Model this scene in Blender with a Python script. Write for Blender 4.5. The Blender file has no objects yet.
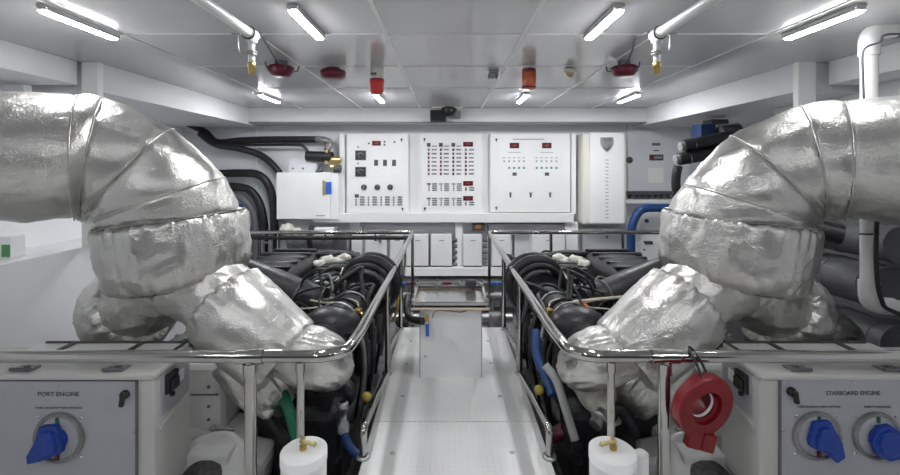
import bpy, bmesh, math, random
from mathutils import Vector, Matrix, noise

random.seed(7)
PI = math.pi
C = bpy.context.scene.collection
sc = bpy.context.scene
F, VX, VY, CH = 430.0, 447.0, 168.0, 1.65          # focal (px), vanishing point, eye height
CX = 0.05                                            # centre line of the room
MIR = False                                          # build mirrored about x = CX
WP = {}


def P(px, py, Y):
    return Vector(((px - VX) / F * Y, Y, CH - (py - VY) / F * Y))


def sharp(pr):
    return [q for p in pr for q in (p, p)]


def mirx(x):
    return 2 * CX - x if MIR else x


# ------------------------------------------------------------------ materials
def mat(name, col, rough=0.5, metal=0.0, var=0.0, vscale=6.0, bump=0.0, bscale=30.0, spec=0.5,
        emit=None, estr=0.0, trans=0.0, coat=0.0, detail=3.0, bdist=0.02):
    m = bpy.data.materials.new(name)
    m.use_nodes = True
    nt = m.node_tree
    b = nt.nodes['Principled BSDF']
    c = (*col, 1)
    b.inputs['Base Color'].default_value = c
    b.inputs['Roughness'].default_value = rough
    b.inputs['Metallic'].default_value = metal
    b.inputs['Specular IOR Level'].default_value = spec
    b.inputs['Transmission Weight'].default_value = trans
    b.inputs['Coat Weight'].default_value = coat
    if emit:
        b.inputs['Emission Color'].default_value = (*emit, 1)
        b.inputs['Emission Strength'].default_value = estr
    tc = nt.nodes.new('ShaderNodeTexCoord')
    if var > 0:
        n = nt.nodes.new('ShaderNodeTexNoise')
        n.inputs['Scale'].default_value = vscale
        n.inputs['Detail'].default_value = detail
        nt.links.new(tc.outputs['Object'], n.inputs['Vector'])
        r = nt.nodes.new('ShaderNodeValToRGB')
        r.color_ramp.elements[0].position = 0.3
        r.color_ramp.elements[1].position = 0.7
        r.color_ramp.elements[0].color = (*[max(0, x * (1 - var)) for x in col], 1)
        r.color_ramp.elements[1].color = (*[min(1, x * (1 + var * .5)) for x in col], 1)
        nt.links.new(n.outputs['Fac'], r.inputs['Fac'])
        nt.links.new(r.outputs['Color'], b.inputs['Base Color'])
    if bump > 0:
        n2 = nt.nodes.new('ShaderNodeTexNoise')
        n2.inputs['Scale'].default_value = bscale
        n2.inputs['Detail'].default_value = detail
        nt.links.new(tc.outputs['Object'], n2.inputs['Vector'])
        bp = nt.nodes.new('ShaderNodeBump')
        bp.inputs['Strength'].default_value = bump
        bp.inputs['Distance'].default_value = bdist
        nt.links.new(n2.outputs['Fac'], bp.inputs['Height'])
        nt.links.new(bp.outputs['Normal'], b.inputs['Normal'])
    return m


def foil_mat():
    m = mat('foil_lagging', (0.68, 0.67, 0.645), 0.35, 1.0)
    nt = m.node_tree
    b = nt.nodes['Principled BSDF']
    tc = nt.nodes.new('ShaderNodeTexCoord')
    def nz(scale, detail, dist):
        n = nt.nodes.new('ShaderNodeTexNoise')
        n.inputs['Scale'].default_value = scale
        n.inputs['Detail'].default_value = detail
        n.inputs['Distortion'].default_value = dist
        nt.links.new(tc.outputs['Object'], n.inputs['Vector'])
        return n
    big, small, grain = nz(5, 2, .3), nz(12, 3, .4), nz(110, 1, 0)
    prev = None
    for n, st, ds in ((big, .22, .05), (small, .35, .02), (grain, .6, .004)):
        bp = nt.nodes.new('ShaderNodeBump')
        bp.inputs['Strength'].default_value = st
        bp.inputs['Distance'].default_value = ds
        nt.links.new(n.outputs['Fac'], bp.inputs['Height'])
        if prev:
            nt.links.new(prev.outputs['Normal'], bp.inputs['Normal'])
        prev = bp
    nt.links.new(prev.outputs['Normal'], b.inputs['Normal'])
    r = nt.nodes.new('ShaderNodeValToRGB')
    r.color_ramp.elements[0].position = 0.3
    r.color_ramp.elements[1].position = 0.7
    r.color_ramp.elements[0].color = (0.28, 0.28, 0.28, 1)
    r.color_ramp.elements[1].color = (0.40, 0.40, 0.40, 1)
    nt.links.new(small.outputs['Fac'], r.inputs['Fac'])
    nt.links.new(r.outputs['Color'], b.inputs['Roughness'])
    return m


def floor_mat():
    m = mat('white_walkway_plate', (0.73, 0.725, 0.715), 0.3, 0.0, var=0.08, vscale=3, spec=0.5)
    nt = m.node_tree
    b = nt.nodes['Principled BSDF']
    tc = nt.nodes.new('ShaderNodeTexCoord')
    v = nt.nodes.new('ShaderNodeTexVoronoi')
    v.inputs['Scale'].default_value = 28
    v.inputs['Randomness'].default_value = 0.0
    nt.links.new(tc.outputs['Object'], v.inputs['Vector'])
    r = nt.nodes.new('ShaderNodeValToRGB')
    r.color_ramp.elements[0].position = 0.18
    r.color_ramp.elements[1].position = 0.28
    r.color_ramp.elements[0].color = (1, 1, 1, 1)
    r.color_ramp.elements[1].color = (0, 0, 0, 1)
    nt.links.new(v.outputs['Distance'], r.inputs['Fac'])
    bp = nt.nodes.new('ShaderNodeBump')
    bp.inputs['Strength'].default_value = 0.9
    bp.inputs['Distance'].default_value = 0.006
    nt.links.new(r.outputs['Color'], bp.inputs['Height'])
    nt.links.new(bp.outputs['Normal'], b.inputs['Normal'])
    return m


M = {
    'foil': foil_mat(),
    'floor': floor_mat(),
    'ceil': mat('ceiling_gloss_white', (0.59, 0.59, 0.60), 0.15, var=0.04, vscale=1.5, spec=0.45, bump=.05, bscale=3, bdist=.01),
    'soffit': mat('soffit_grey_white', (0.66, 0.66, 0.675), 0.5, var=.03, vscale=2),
    'trimwhite': mat('trim_white', (0.8, 0.8, 0.79), 0.35),
    'wall': mat('wall_white', (0.84, 0.85, 0.86), 0.4, var=0.03, vscale=2),
    'wallgrey': mat('wall_grey', (0.76, 0.77, 0.8), 0.45, var=0.05, vscale=2),
    'hull': mat('hull_grey', (0.11, 0.11, 0.115), 0.6, var=0.25, vscale=4),
    'bilge': mat('bilge_grey', (0.25, 0.25, 0.255), 0.6, var=0.4, vscale=5),
    'white': mat('enamel_white', (0.9, 0.9, 0.9), 0.35, var=0.03, vscale=4),
    'cream': mat('cream_white', (0.78, 0.76, 0.7), 0.4, var=0.03, vscale=4),
    'cabwhite': mat('cabinet_white', (0.58, 0.575, 0.55), 0.3, var=0.04, vscale=3),
    'panelgrey': mat('brushed_panel', (0.45, 0.45, 0.485), 0.42, 0.2, var=0.04, vscale=9),
    'steel': mat('polished_steel', (0.52, 0.51, 0.49), 0.1, 1.0, bump=.03, bscale=8, bdist=.005),
    'dullsteel': mat('dull_steel', (0.5, 0.5, 0.5), 0.38, 1.0, var=0.15),
    'chrome': mat('chrome', (0.8, 0.8, 0.8), 0.08, 1.0),
    'brass': mat('brass', (0.62, 0.45, 0.16), 0.3, 1.0, var=.2, vscale=20),
    'brasslight': mat('pale_brass', (0.68, 0.56, 0.3), 0.35, 0.8, var=.2, vscale=20),
    'black': mat('black_rubber', (0.014, 0.014, 0.016), 0.45, var=0.4, vscale=12, bump=.15, bscale=40),
    'blackgloss': mat('black_plastic', (0.02, 0.02, 0.022), 0.25),
    'engine': mat('engine_black', (0.018, 0.018, 0.02), 0.4, var=0.5, vscale=9, bump=.2, bscale=22),
    'enginegrey': mat('engine_charcoal', (0.042, 0.042, 0.046), 0.4, var=0.4, vscale=14, bump=.2, bscale=26),
    'castgrey': mat('cast_grey', (0.3, 0.3, 0.3), 0.45, 0.4, var=0.3, vscale=14),
    'red': mat('red_plastic', (0.2, 0.004, 0.01), 0.3, var=.12, vscale=10),
    'redpaint': mat('red_enamel', (0.13, 0.007, 0.028), 0.3),
    'redlens': mat('red_lens', (0.55, 0.02, 0.015), 0.1, spec=.7),
    'orangelens': mat('orange_lens', (0.55, 0.1, 0.03), 0.12, spec=.7),
    'blue': mat('blue_plastic', (0.01, 0.05, 0.34), 0.35, var=.15, vscale=15),
    'bluehose': mat('blue_hose', (0.015, 0.06, 0.2), 0.4, var=.15, vscale=15),
    'navy': mat('navy_blue', (0.012, 0.04, 0.12), 0.5),
    'bluelabel': mat('blue_label', (0.03, 0.14, 0.55), 0.4),
    'green': mat('green_hose', (0.01, 0.17, 0.09), 0.4, var=.2, vscale=15),
    'greenlab': mat('green_label', (0.1, 0.3, 0.1), 0.5),
    'yellow': mat('yellow_cap', (0.34, 0.27, 0.04), 0.4),
    'orangehose': mat('orange_hose', (0.42, 0.15, 0.05), 0.45),
    'creamwire': mat('cream_wire', (0.65, 0.6, 0.48), 0.5),
    'greyhose': mat('grey_hose', (0.42, 0.43, 0.42), 0.5, var=.1),
    'pvc': mat('white_pvc', (0.8, 0.8, 0.785), 0.28, var=.03),
    'lagwhite': mat('white_lagging', (0.7, 0.68, 0.62), 0.7, var=.2, vscale=20, bump=.6, bscale=30),
    'ink': mat('ink_dark', (0.08, 0.08, 0.09), 0.5),
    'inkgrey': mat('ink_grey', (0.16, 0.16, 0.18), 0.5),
    'inkpale': mat('ink_pale', (0.35, 0.35, 0.38), 0.5),
    'reddot': mat('red_marker', (0.2, 0.03, 0.06), 0.4),
    'display': mat('display_dark_red', (0.10, 0.02, 0.03), 0.2),
    'digits': mat('display_digits', (0.5, 0.05, 0.04), 0.4, emit=(1, .12, .08), estr=.08),
    'cyandot': mat('green_lamp', (0.02, 0.35, 0.3), 0.3),
    'meter': mat('meter_face', (0.05, 0.05, 0.055), 0.25),
    'wood': mat('peach_gasket', (0.72, 0.58, 0.46), 0.5, var=.1),
    'dark': mat('dark_interior', (0.03, 0.035, 0.035), 0.5, var=.3),
    'acrylic': mat('clear_acrylic', (0.9, 0.93, 0.92), 0.04, trans=1.0, spec=.5),
    'mesh': mat('grille_mesh', (0.15, 0.15, 0.15), 0.5, .6, var=.4, vscale=60, bump=.6, bscale=90),
    'filter': mat('filter_housing', (0.82, 0.82, 0.8), 0.25, var=.06, vscale=3),
    'lamp': mat('lamp_diffuser', (0.9, 0.9, 0.9), 0.5, emit=(0.96, 0.98, 1.0), estr=66.0),
    'lampfar': mat('lamp_diffuser_bright', (0.9, 0.9, 0.9), 0.5, emit=(0.96, 0.98, 1.0), estr=150.0),
    'lamphouse': mat('lamp_housing', (0.5, 0.5, 0.5), 0.4),
    'sealdark': mat('dark_seal', (0.09, 0.085, 0.08), 0.5),
}


# ------------------------------------------------------------------ mesh builder
class MB:
    def __init__(self):
        self.v, self.f, self.mi, self.sm = [], [], [], []

    def add(self, vs, fs, mi=0, smooth=True):
        o = len(self.v)
        self.v += [Vector(p) for p in vs]
        for f in fs:
            self.f.append([i + o for i in f])
            self.mi.append(mi)
            self.sm.append(smooth)
        return self

    def box(self, c, s, bev=0.0, rot=None, mi=0, seg=2):
        bm = bmesh.new()
        bmesh.ops.create_cube(bm, size=1.0)
        for v in bm.verts:
            v.co = Vector((v.co.x * s[0], v.co.y * s[1], v.co.z * s[2]))
        if bev > 0:
            bev = min(bev, min(s) * .45)
            bmesh.ops.bevel(bm, geom=bm.edges[:], offset=bev, segments=seg, affect='EDGES', profile=.5)
        c = Vector(c)
        R = rot if rot is not None else Matrix.Identity(3)
        bm.verts.index_update()
        self.add([c + R @ v.co for v in bm.verts], [[v.index for v in f.verts] for f in bm.faces], mi, False)
        bm.free()
        return self

    def box2(self, a, b, bev=0.0, mi=0):
        a, b = Vector(a), Vector(b)
        return self.box((a + b) / 2, [abs(b[i] - a[i]) for i in range(3)], bev, None, mi)

    def ringloft(self, rings, caps=(True, True), mi=0, smooth=True):
        n = len(rings[0])
        vs = [p for r in rings for p in r]
        fs = []
        for i in range(len(rings) - 1):
            for j in range(n):
                k = (j + 1) % n
                fs.append([i * n + j, i * n + k, (i + 1) * n + k, (i + 1) * n + j])
        self.add(vs, fs, mi, smooth)
        if caps[0]:
            self.add(rings[0], [list(range(n))[::-1]], mi, False)
        if caps[1]:
            self.add(rings[-1], [list(range(n))], mi, False)
        return self

    def tube(self, pts, r, seg=14, mi=0, caps=(True, True), fn=None):
        pts = [Vector(p) for p in pts]
        rs = r if isinstance(r, (list, tuple)) else [r] * len(pts)
        t = [(pts[min(i + 1, len(pts) - 1)] - pts[max(i - 1, 0)]).normalized() for i in range(len(pts))]
        up = Vector((0, 0, 1)) if abs(t[0].z) < .9 else Vector((1, 0, 0))
        u = (up - t[0] * up.dot(t[0])).normalized()
        rings = []
        for i, p in enumerate(pts):
            u = (u - t[i] * u.dot(t[i])).normalized()
            w = t[i].cross(u)
            ring = []
            for j in range(seg):
                a = 2 * PI * j / seg
                rr = rs[i]
                if fn:
                    rr = fn(i / (len(pts) - 1), a, rr)
                ring.append(p + (u * math.cos(a) + w * math.sin(a)) * rr)
            rings.append(ring)
        return self.ringloft(rings, caps, mi)

    def cyl(self, a, b, r, r2=None, seg=24, mi=0):
        return self.tube([a, b], [r, r if r2 is None else r2], seg, mi)

    def lathe(self, prof, o, axis=(0, 0, 1), seg=32, mi=0, fn=None, caps=(False, False)):
        o, ax = Vector(o), Vector(axis).normalized()
        up = Vector((0, 0, 1)) if abs(ax.z) < .9 else Vector((1, 0, 0))
        u = (up - ax * up.dot(ax)).normalized()
        w = ax.cross(u)
        rings = []
        for i, (r, h) in enumerate(prof):
            ring = []
            for j in range(seg):
                a = 2 * PI * j / seg
                rr, hh = (r, h) if fn is None else fn(i, a, r, h)
                ring.append(o + ax * hh + (u * math.cos(a) + w * math.sin(a)) * max(rr, 1e-4))
            rings.append(ring)
        return self.ringloft(rings, caps, mi)

    def ball(self, c, r, seg=20, sc3=(1, 1, 1), mi=0, amp=0.0, fr=8.0):
        c = Vector(c)
        n = seg // 2
        rings = []
        for i in range(n + 1):
            ph = PI * i / n
            ring = []
            for j in range(seg):
                a = 2 * PI * j / seg
                d = Vector((math.sin(ph) * math.cos(a), math.sin(ph) * math.sin(a), -math.cos(ph)))
                k = 1 + (amp * noise.noise(d * fr * .3 + c * 5) if amp else 0)
                ring.append(c + Vector((d.x * sc3[0], d.y * sc3[1], d.z * sc3[2])) * r * k)
            rings.append(ring)
        return self.ringloft(rings, (False, False), mi)

    def torus(self, c, axis, R, r, seg=32, sseg=12, mi=0):
        prof = [(R + r * math.cos(2 * PI * k / sseg), r * math.sin(2 * PI * k / sseg)) for k in range(sseg + 1)]
        return self.lathe(prof, c, axis, seg, mi)

    def prism(self, poly, o, ux, uy, depth, mi=0):
        """polygon in plane (ux,uy) at o, extruded along ux x uy by depth"""
        o, ux, uy = Vector(o), Vector(ux).normalized(), Vector(uy).normalized()
        n = ux.cross(uy)
        a = [o + ux * p[0] + uy * p[1] for p in poly]
        b = [p + n * depth for p in a]
        k = len(poly)
        fs = [list(range(k))[::-1], list(range(k, 2 * k))]
        fs += [[i, (i + 1) % k, k + (i + 1) % k, k + i] for i in range(k)]
        return self.add(a + b, fs, mi, False)

    def build(self, name, m, parent=None):
        org = WP[parent.as_pointer()] if parent is not None else Vector((0, 0, 0))
        own = None
        vs = [Vector((mirx(p.x), p.y, p.z)) for p in self.v]
        if parent is None:                       # origin at the base of the thing
            lo = Vector((min(p.x for p in vs), min(p.y for p in vs), min(p.z for p in vs)))
            hi = Vector((max(p.x for p in vs), max(p.y for p in vs), max(p.z for p in vs)))
            own = Vector(((lo.x + hi.x) / 2, (lo.y + hi.y) / 2, lo.z))
            org = own
        fs = [f[::-1] for f in self.f] if MIR else self.f
        me = bpy.data.meshes.new(name)
        me.from_pydata([p - org for p in vs], [], fs)
        for mm in (m if isinstance(m, (list, tuple)) else [m]):
            me.materials.append(M[mm] if isinstance(mm, str) else mm)
        me.polygons.foreach_set('material_index', self.mi)
        me.polygons.foreach_set('use_smooth', self.sm)
        me.update()
        bm = bmesh.new()
        bm.from_mesh(me)
        bmesh.ops.recalc_face_normals(bm, faces=bm.faces[:])
        bm.to_mesh(me)
        bm.free()
        o = bpy.data.objects.new(name, me)
        C.objects.link(o)
        if parent is not None:
            o.parent = parent
        else:
            o.location = own
        WP[o.as_pointer()] = org.copy()
        return o


def thing(name, label, cat, loc, group=None):
    o = bpy.data.objects.new(name, None)
    o.empty_display_size = .05
    C.objects.link(o)
    loc = Vector(loc)
    loc.x = mirx(loc.x)
    o.location = loc
    WP[o.as_pointer()] = loc.copy()
    return tag(o, label, cat, group)


def tag(o, label, cat, group=None, kind=None):
    o['label'] = label
    o['category'] = cat
    if group:
        o['group'] = group
    if kind:
        o['kind'] = kind
    return o


def struct(name, mb, m, parent=None):
    o = mb.build(name, m, parent)
    if parent is None:
        o['kind'] = 'structure'
    return o


def copy_tree(o, parent=None, delta=None):
    c = o.copy()
    C.objects.link(c)
    if parent is not None:
        c.parent = parent
    if delta is not None:
        c.location = o.location + Vector(delta)
    for ch in o.children:
        copy_tree(ch, c)
    return c


def fillet(pts, rad, n=8):
    pts = [Vector(p) for p in pts]
    out = [pts[0]]
    for i in range(1, len(pts) - 1):
        a, b, c = pts[i - 1], pts[i], pts[i + 1]
        d1, d2 = (a - b), (c - b)
        r = min(rad, d1.length * .49, d2.length * .49)
        p0, p2 = b + d1.normalized() * r, b + d2.normalized() * r
        for k in range(n + 1):
            t = k / n
            out.append(p0 * (1 - t) ** 2 + b * 2 * t * (1 - t) + p2 * t * t)
    out.append(pts[-1])
    return out


def spline(pts, n=8):
    pts = [Vector(p) for p in pts]
    q = [pts[0] * 2 - pts[1]] + pts + [pts[-1] * 2 - pts[-2]]
    out = []
    for i in range(1, len(q) - 2):
        for k in range(n):
            t = k / n
            a, b, c, d = q[i - 1], q[i], q[i + 1], q[i + 2]
            out.append(.5 * ((2 * b) + (c - a) * t + (2 * a - 5 * b + 4 * c - d) * t * t + (3 * b - a - 3 * c + d) * t ** 3))
    out.append(pts[-1])
    return out


def lerpl(xs, t):
    k = t * (len(xs) - 1)
    i = min(int(k), len(xs) - 2)
    return xs[i] + (xs[i + 1] - xs[i]) * (k - i)


def text(s, name, size, loc, m, parent, width=None, rotz=0.0, flip=False):
    """raised lettering facing -y, centred on loc"""
    cu = bpy.data.curves.new(name, 'FONT')
    cu.body = s
    cu.size = size
    cu.align_x, cu.align_y = 'CENTER', 'CENTER'
    cu.extrude = 0.0006
    tmp = bpy.data.objects.new(name + '_tmp', cu)
    C.objects.link(tmp)
    bpy.context.view_layer.update()
    me = bpy.data.meshes.new_from_object(tmp.evaluated_get(bpy.context.evaluated_depsgraph_get()))
    bpy.data.objects.remove(tmp)
    bpy.data.curves.remove(cu)
    k = 1.0
    if width:
        xs = [v.co.x for v in me.vertices]
        k = width / max(1e-6, max(xs) - min(xs))
    org = WP[parent.as_pointer()]
    R = Matrix.Rotation(rotz, 3, 'Z')
    for v in me.vertices:
        q = R @ Vector((v.co.x * k, -v.co.z, v.co.y))
        v.co = Vector(loc) + q - org
    me.materials.clear()
    me.materials.append(M[m])
    me.name = name
    o = bpy.data.objects.new(name, me)
    C.objects.link(o)
    o.parent = parent
    WP[o.as_pointer()] = org.copy()
    return o


# ------------------------------------------------------------------ the room
CEIL, YB, HW0, HW1 = 2.53, 6.8, -0.477, 0.584
YF = -1.7
struct('floor', MB().box2((-3.5, YF, -.08), (3.6, 2.28, 0)).box2((HW0, 2.28, -.06), (HW1, 2.798, 0)).box2((HW0, 2.804, -.06), (HW1, 4.45, 0)), 'floor')
fl = bpy.data.objects['floor']
for px, py in ((411, 341), (407, 364), (492, 363), (488, 341), (402.5, 396), (500, 396), (392.6, 453), (512, 452)):
    Y = CH * F / (py - VY)
    c = P(px, py, Y)
    MB().lathe([(.001, .004), (.011, .004), (.016, .001), (.016, -.004)], c, seg=14).build('bolt', 'dullsteel', fl)
struct('floor_bilge', MB().box2((-4.3, 2.28, -.62), (4.4, YB, -.55)), 'bilge')
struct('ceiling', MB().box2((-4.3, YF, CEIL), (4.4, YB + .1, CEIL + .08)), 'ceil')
struct('wall_back', MB().box2((-4.4, YB, -.6), (4.5, YB + .1, CEIL)), 'wallgrey')
struct('wall_front', MB().box2((-3.6, YF - .1, -.1), (3.7, YF, CEIL)), 'hull')
# hull sides: low face, ledge, set-back upper wall
wl = MB()
wl.box2((-3.55, YF, -.6), (-3.05, 6.8, .986)).box2((-3.6, YF, .986), (-3.5, 4.6, CEIL)).box2((-4.25, 4.6, .9), (-3.5, 4.66, CEIL)).box2((-4.3, 4.6, -.6), (-4.2, YB, CEIL))
struct('wall_left', wl, 'wall')
wr = MB()
wr.box2((3.5, YF, -.6), (3.7, 4.6, CEIL)).box2((3.6, 4.6, .9), (4.35, 4.66, CEIL)).box2((4.3, 4.6, -.6), (4.4, YB, CEIL)).box2((3.3, 2.0, -.6), (3.5, 6.8, .5), 0, 1).box2((3.44, 2.0, .5), (3.5, 4.6, 1.5), 0, 1)
struct('wall_right', wr, ['wall', 'hull'])
# deckhead beams, columns, soffits, trims
struct('trim_1', MB().box2((-3.5, YF, 2.335), (-3.05, 3.55, CEIL), .006), 'wall')
struct('trim_2', MB().box2((3.15, YF, 2.335), (3.5, 3.55, CEIL), .006), 'wall')
struct('trim_3', MB().box2((-3.02, 3.552, .986), (-2.885, 3.612, CEIL), .004), 'trimwhite')
struct('trim_4', MB().box2((2.905, 3.552, -.5), (3.05, 3.612, CEIL), .004), 'trimwhite')
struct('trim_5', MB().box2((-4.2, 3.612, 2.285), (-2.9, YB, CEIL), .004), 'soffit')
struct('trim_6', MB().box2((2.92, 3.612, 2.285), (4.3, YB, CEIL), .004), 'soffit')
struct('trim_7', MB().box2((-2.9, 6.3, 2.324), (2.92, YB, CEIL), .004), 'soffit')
for i, (x, w) in enumerate(((-.40, .028), (.505, .028), (-1.25, .008), (1.37, .008), (-2.13, .012), (2.12, .012))):
    struct('trim_%d' % (8 + i), MB().box2((x - w / 2, YF, CEIL - .006), (x + w / 2, 6.3, CEIL + .002)), 'trimwhite')
for i, y in enumerate((2.82, 3.71, 4.73)):
    struct('trim_%d' % (14 + i), MB().box2((-2.13, y - .005, CEIL - .004), (2.12, y + .005, CEIL + .002)), 'trimwhite')

# ------------------------------------------------------------------ lamps
lamp_lab = {}
names_x = [(-2.28, 'far left'), (-.87, 'left of the centre trims'), (.97, 'right of the centre trims'), (2.33, 'far right')]
LG = 'slim fluorescent batten lamps on the ceiling'


def lamp(x, y0, y1, label, dm='lamp'):
    t = thing('ceiling_lamp', label, 'lamp', (x, (y0 + y1) / 2, CEIL - .05), LG)
    MB().box2((x - .03, y0 - .02, CEIL - .022), (x + .03, y1 + .02, CEIL - .0005), .008).box2((x - .030, y0 - .01, CEIL - .040), (x - .0265, y1 + .01, CEIL - .02), .002).box2((x + .0265, y0 - .01, CEIL - .040), (x + .030, y1 + .01, CEIL - .02), .002).build('housing', 'lamphouse', t)
    MB().box2((x - .026, y0, CEIL - .048), (x + .026, y1, CEIL - .022), .009).build('diffuser', dm, t)
    for y in (y0 - .007, y1 + .007):
        MB().box2((x - .026, y - .006, CEIL - .032), (x + .026, y + .006, CEIL - .022), .004).build('end_cap', 'lamphouse', t)
    return t


for x, s in names_x:
    lamp(x * .95, 2.31, 2.80, 'lit white batten lamp on the ceiling near the camera, ' + s)
    lamp(x * .95, 5.0, 5.52, 'lit white batten lamp on the ceiling near the back wall, ' + s, 'lampfar')
for x in (-2.28, -.87, .97, 2.33):     # the room's next row of battens, above the spot the photo was taken from
    t = lamp(x, -.45, .12, 'lit white batten lamp on the ceiling above the camera position, at x of its row')
    t['label'] = {-2.28: 'outer left lit batten lamp above the camera position', -.87: 'inner left lit batten lamp above the camera position',
                  .97: 'inner right lit batten lamp above the camera position', 2.33: 'outer right lit batten lamp above the camera position'}[x]

# ------------------------------------------------------------------ ceiling fittings
def sprinkler(x, side, s):
    t = thing('sprinkler_pipe', 'white pipe with brass tipped drop nozzle under the ceiling, ' + side, 'pipe', (x, 2.37, 2.17), 'white nozzle pipes under the ceiling')
    MB().tube([(x, YF + .02, 2.385), (x, 2.34, 2.385)], .026, 16).build('pipe_run', 'pvc', t)
    MB().tube([(x, 2.32, 2.385), (x, 2.40, 2.385)], .032, 16).lathe([(.028, 0), (.028, .03), (.024, .03)], (x, 2.37, 2.34), seg=16).build('tee_fitting', 'pvc', t)
    MB().cyl((x, 1.9, 2.385), (x, 1.9, CEIL), .006).build('hanger', 'dullsteel', t)
    MB().lathe([(.001, .0), (.017, 0), (.018, .02), (.018, .13), (.016, .15)], (x, 2.37, 2.225), seg=16).build('drop_pipe', 'pvc', t)
    MB().torus((x, 2.37, 2.29), (0, 0, 1), .024, .006, 18, 8).torus((x, 2.37, 2.275), (0, 0, 1), .024, .005, 18, 8).build('valve_collar', 'dullsteel', t)
    MB().lathe([(.001, 0), (.014, 0), (.017, .006), (.017, .03), (.021, .032), (.021, .062), (.012, .066)], (x, 2.37, 2.168), seg=14).build('nozzle', 'brass', t)
    MB().tube(fillet([(x, 2.37, 2.282), (x + s * .07, 2.37, 2.282), (x + s * .075, 2.37, 2.385)], .02), .004, 8).box((x + s * .085, 2.37, 2.39), (.05, .012, .012), .003).build('lever', 'dullsteel', t)
    MB().torus((x, 2.33, 2.385), (0, 1, 0), .033, .006, 18, 8).build('clamp', 'black', t)


sprinkler(-1.077, 'left of the two', -1)
sprinkler(1.156, 'right of the two', 1)


def heat_bell(x, y, side, drop):
    t = thing('alarm_sounder', 'dark red sounder dish with spiky bracket on the ceiling, ' + side, 'alarm', (x, y, CEIL - .1), 'red dish sounders')
    MB().lathe([(.001, 0), (.07, .002), (.095, .03), (.108, .075), (.09, .085), (.03, .09)], (x, y, CEIL - .125), seg=28).build('dish', 'redpaint', t)
    MB().lathe([(.05, 0), (.05, .05)], (x, y, CEIL - .05), seg=20, caps=(True, True)).build('base', 'inkgrey', t)
    for k in range(5):
        a = k * 2 * PI / 5 + .3
        MB().tube([(x + .09 * math.cos(a), y + .09 * math.sin(a), CEIL - .08), (x + .13 * math.cos(a), y + .13 * math.sin(a), CEIL - .07), (x + .14 * math.cos(a), y + .14 * math.sin(a), CEIL - .03)], .006, 8).build('bracket', 'ink', t)
    s = -1 if x < 0 else 1
    o = MB().tube(spline([(x, y - .03, CEIL - .045), ((x * 2 + s * 1.08) / 3, y - .45, CEIL - .03), ((x + s * 2.16) / 3, 2.75, CEIL - .05), (-1.05 if s < 0 else 1.13, 2.41, CEIL - .12)], 8), .008, 8).build('cable', 'ink', t)


heat_bell(P(281, 64, 3.55).x, 3.55, 'beside the left nozzle pipe', 0)
heat_bell(P(624, 64, 3.55).x, 3.55, 'beside the right nozzle pipe', 0)
b = P(333, 68, 3.75)
t = thing('alarm_bell', 'smooth round dark red bell on the ceiling, between dish sounder and beacon', 'alarm', (b.x, b.y, CEIL - .07))
MB().lathe([(.001, 0), (.08, .002), (.108, .02), (.112, .065), (.1, .075), (.001, .076)], (b.x, b.y, CEIL - .105), seg=32).build('gong', 'redpaint', t)
MB().lathe([(.06, 0), (.06, .03)], (b.x, b.y, CEIL - .040), seg=24, caps=(True, True)).build('base', 'ink', t)
b = P(377, 69, 3.8)
t = thing('beacon_lamp', 'red dome beacon with white collar hanging from the ceiling', 'beacon', (b.x, b.y, CEIL - .24), 'ceiling beacons')
MB().lathe([(.06, 0), (.06, .09), (.05, .1)], (b.x, b.y, CEIL - .1), seg=28, caps=(True, False)).build('collar', 'cream', t)
MB().torus((b.x, b.y, CEIL - .1), (0, 0, 1), .06, .006).build('seal', 'redpaint', t)
MB().box((b.x - .02, b.y - .06, CEIL - .06), (.05, .01, .025), .004).build('rating_plate', 'inkgrey', t)
MB().lathe([(.001, 0), (.04, .004), (.06, .03), (.064, .12), (.062, .13)], (b.x, b.y, CEIL - .23), seg=28).build('dome', 'redlens', t)
b = P(529, 69, 3.8)
t = thing('beacon_lamp', 'orange red dome beacon on the ceiling right of the centre trim', 'beacon', (b.x, b.y, CEIL - .18), 'ceiling beacons')
MB().lathe([(.062, 0), (.062, .03)], (b.x, b.y, CEIL - .040), seg=28, caps=(True, True)).build('collar', 'redpaint', t)
MB().lathe([(.001, 0), (.05, .004), (.06, .02), (.062, .08), (.062, .15)], (b.x, b.y, CEIL - .18), seg=28).build('dome', 'orangelens', t)
MB().torus((b.x, b.y, CEIL - .17), (0, 0, 1), .058, .008).build('guard_ring', 'red', t)
b = P(493, 68, 3.9)
t = thing('smoke_detector', 'small steel caged detector on the ceiling beside the centre trim', 'detector', (b.x, b.y, CEIL - .07))
MB().box((b.x, b.y, CEIL - .012), (.1, .1, .023), .006).build('base', 'dullsteel', t)
MB().lathe([(.001, 0), (.025, 0), (.03, .02), (.03, .05)], (b.x, b.y, CEIL - .07), seg=20).build('sensor', 'castgrey', t)
for k in range(4):
    a = k * PI / 2 + .78
    MB().cyl((b.x + .05 * math.cos(a), b.y + .05 * math.sin(a), CEIL - .065), (b.x + .05 * math.cos(a), b.y + .05 * math.sin(a), CEIL - .02), .005, seg=8).build('cage_bar', 'ink', t)
b = P(570, 66, 3.8)
t = thing('heat_detector', 'pale yellow cone detector on the ceiling, left of the right dish sounder', 'detector', (b.x, b.y, CEIL - .07))
MB().lathe([(.05, 0), (.05, .03)], (b.x, b.y, CEIL - .040), seg=24, caps=(True, True)).build('base', 'cream', t)
MB().lathe([(.001, 0), (.02, 0), (.045, .04), (.045, .045)], (b.x, b.y, CEIL - .075), seg=24).build('cone', 'brasslight', t)
b = P(287, 70, 3.75)
t = thing('heat_detector', 'small pale detector on the ceiling beside the left dish sounder', 'detector', (b.x, b.y, CEIL - .05))
MB().lathe([(.045, 0), (.05, .03), (.05, .04)], (b.x, b.y, CEIL - .041), seg=24, caps=(True, True)).build('base', 'cream', t)
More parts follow.
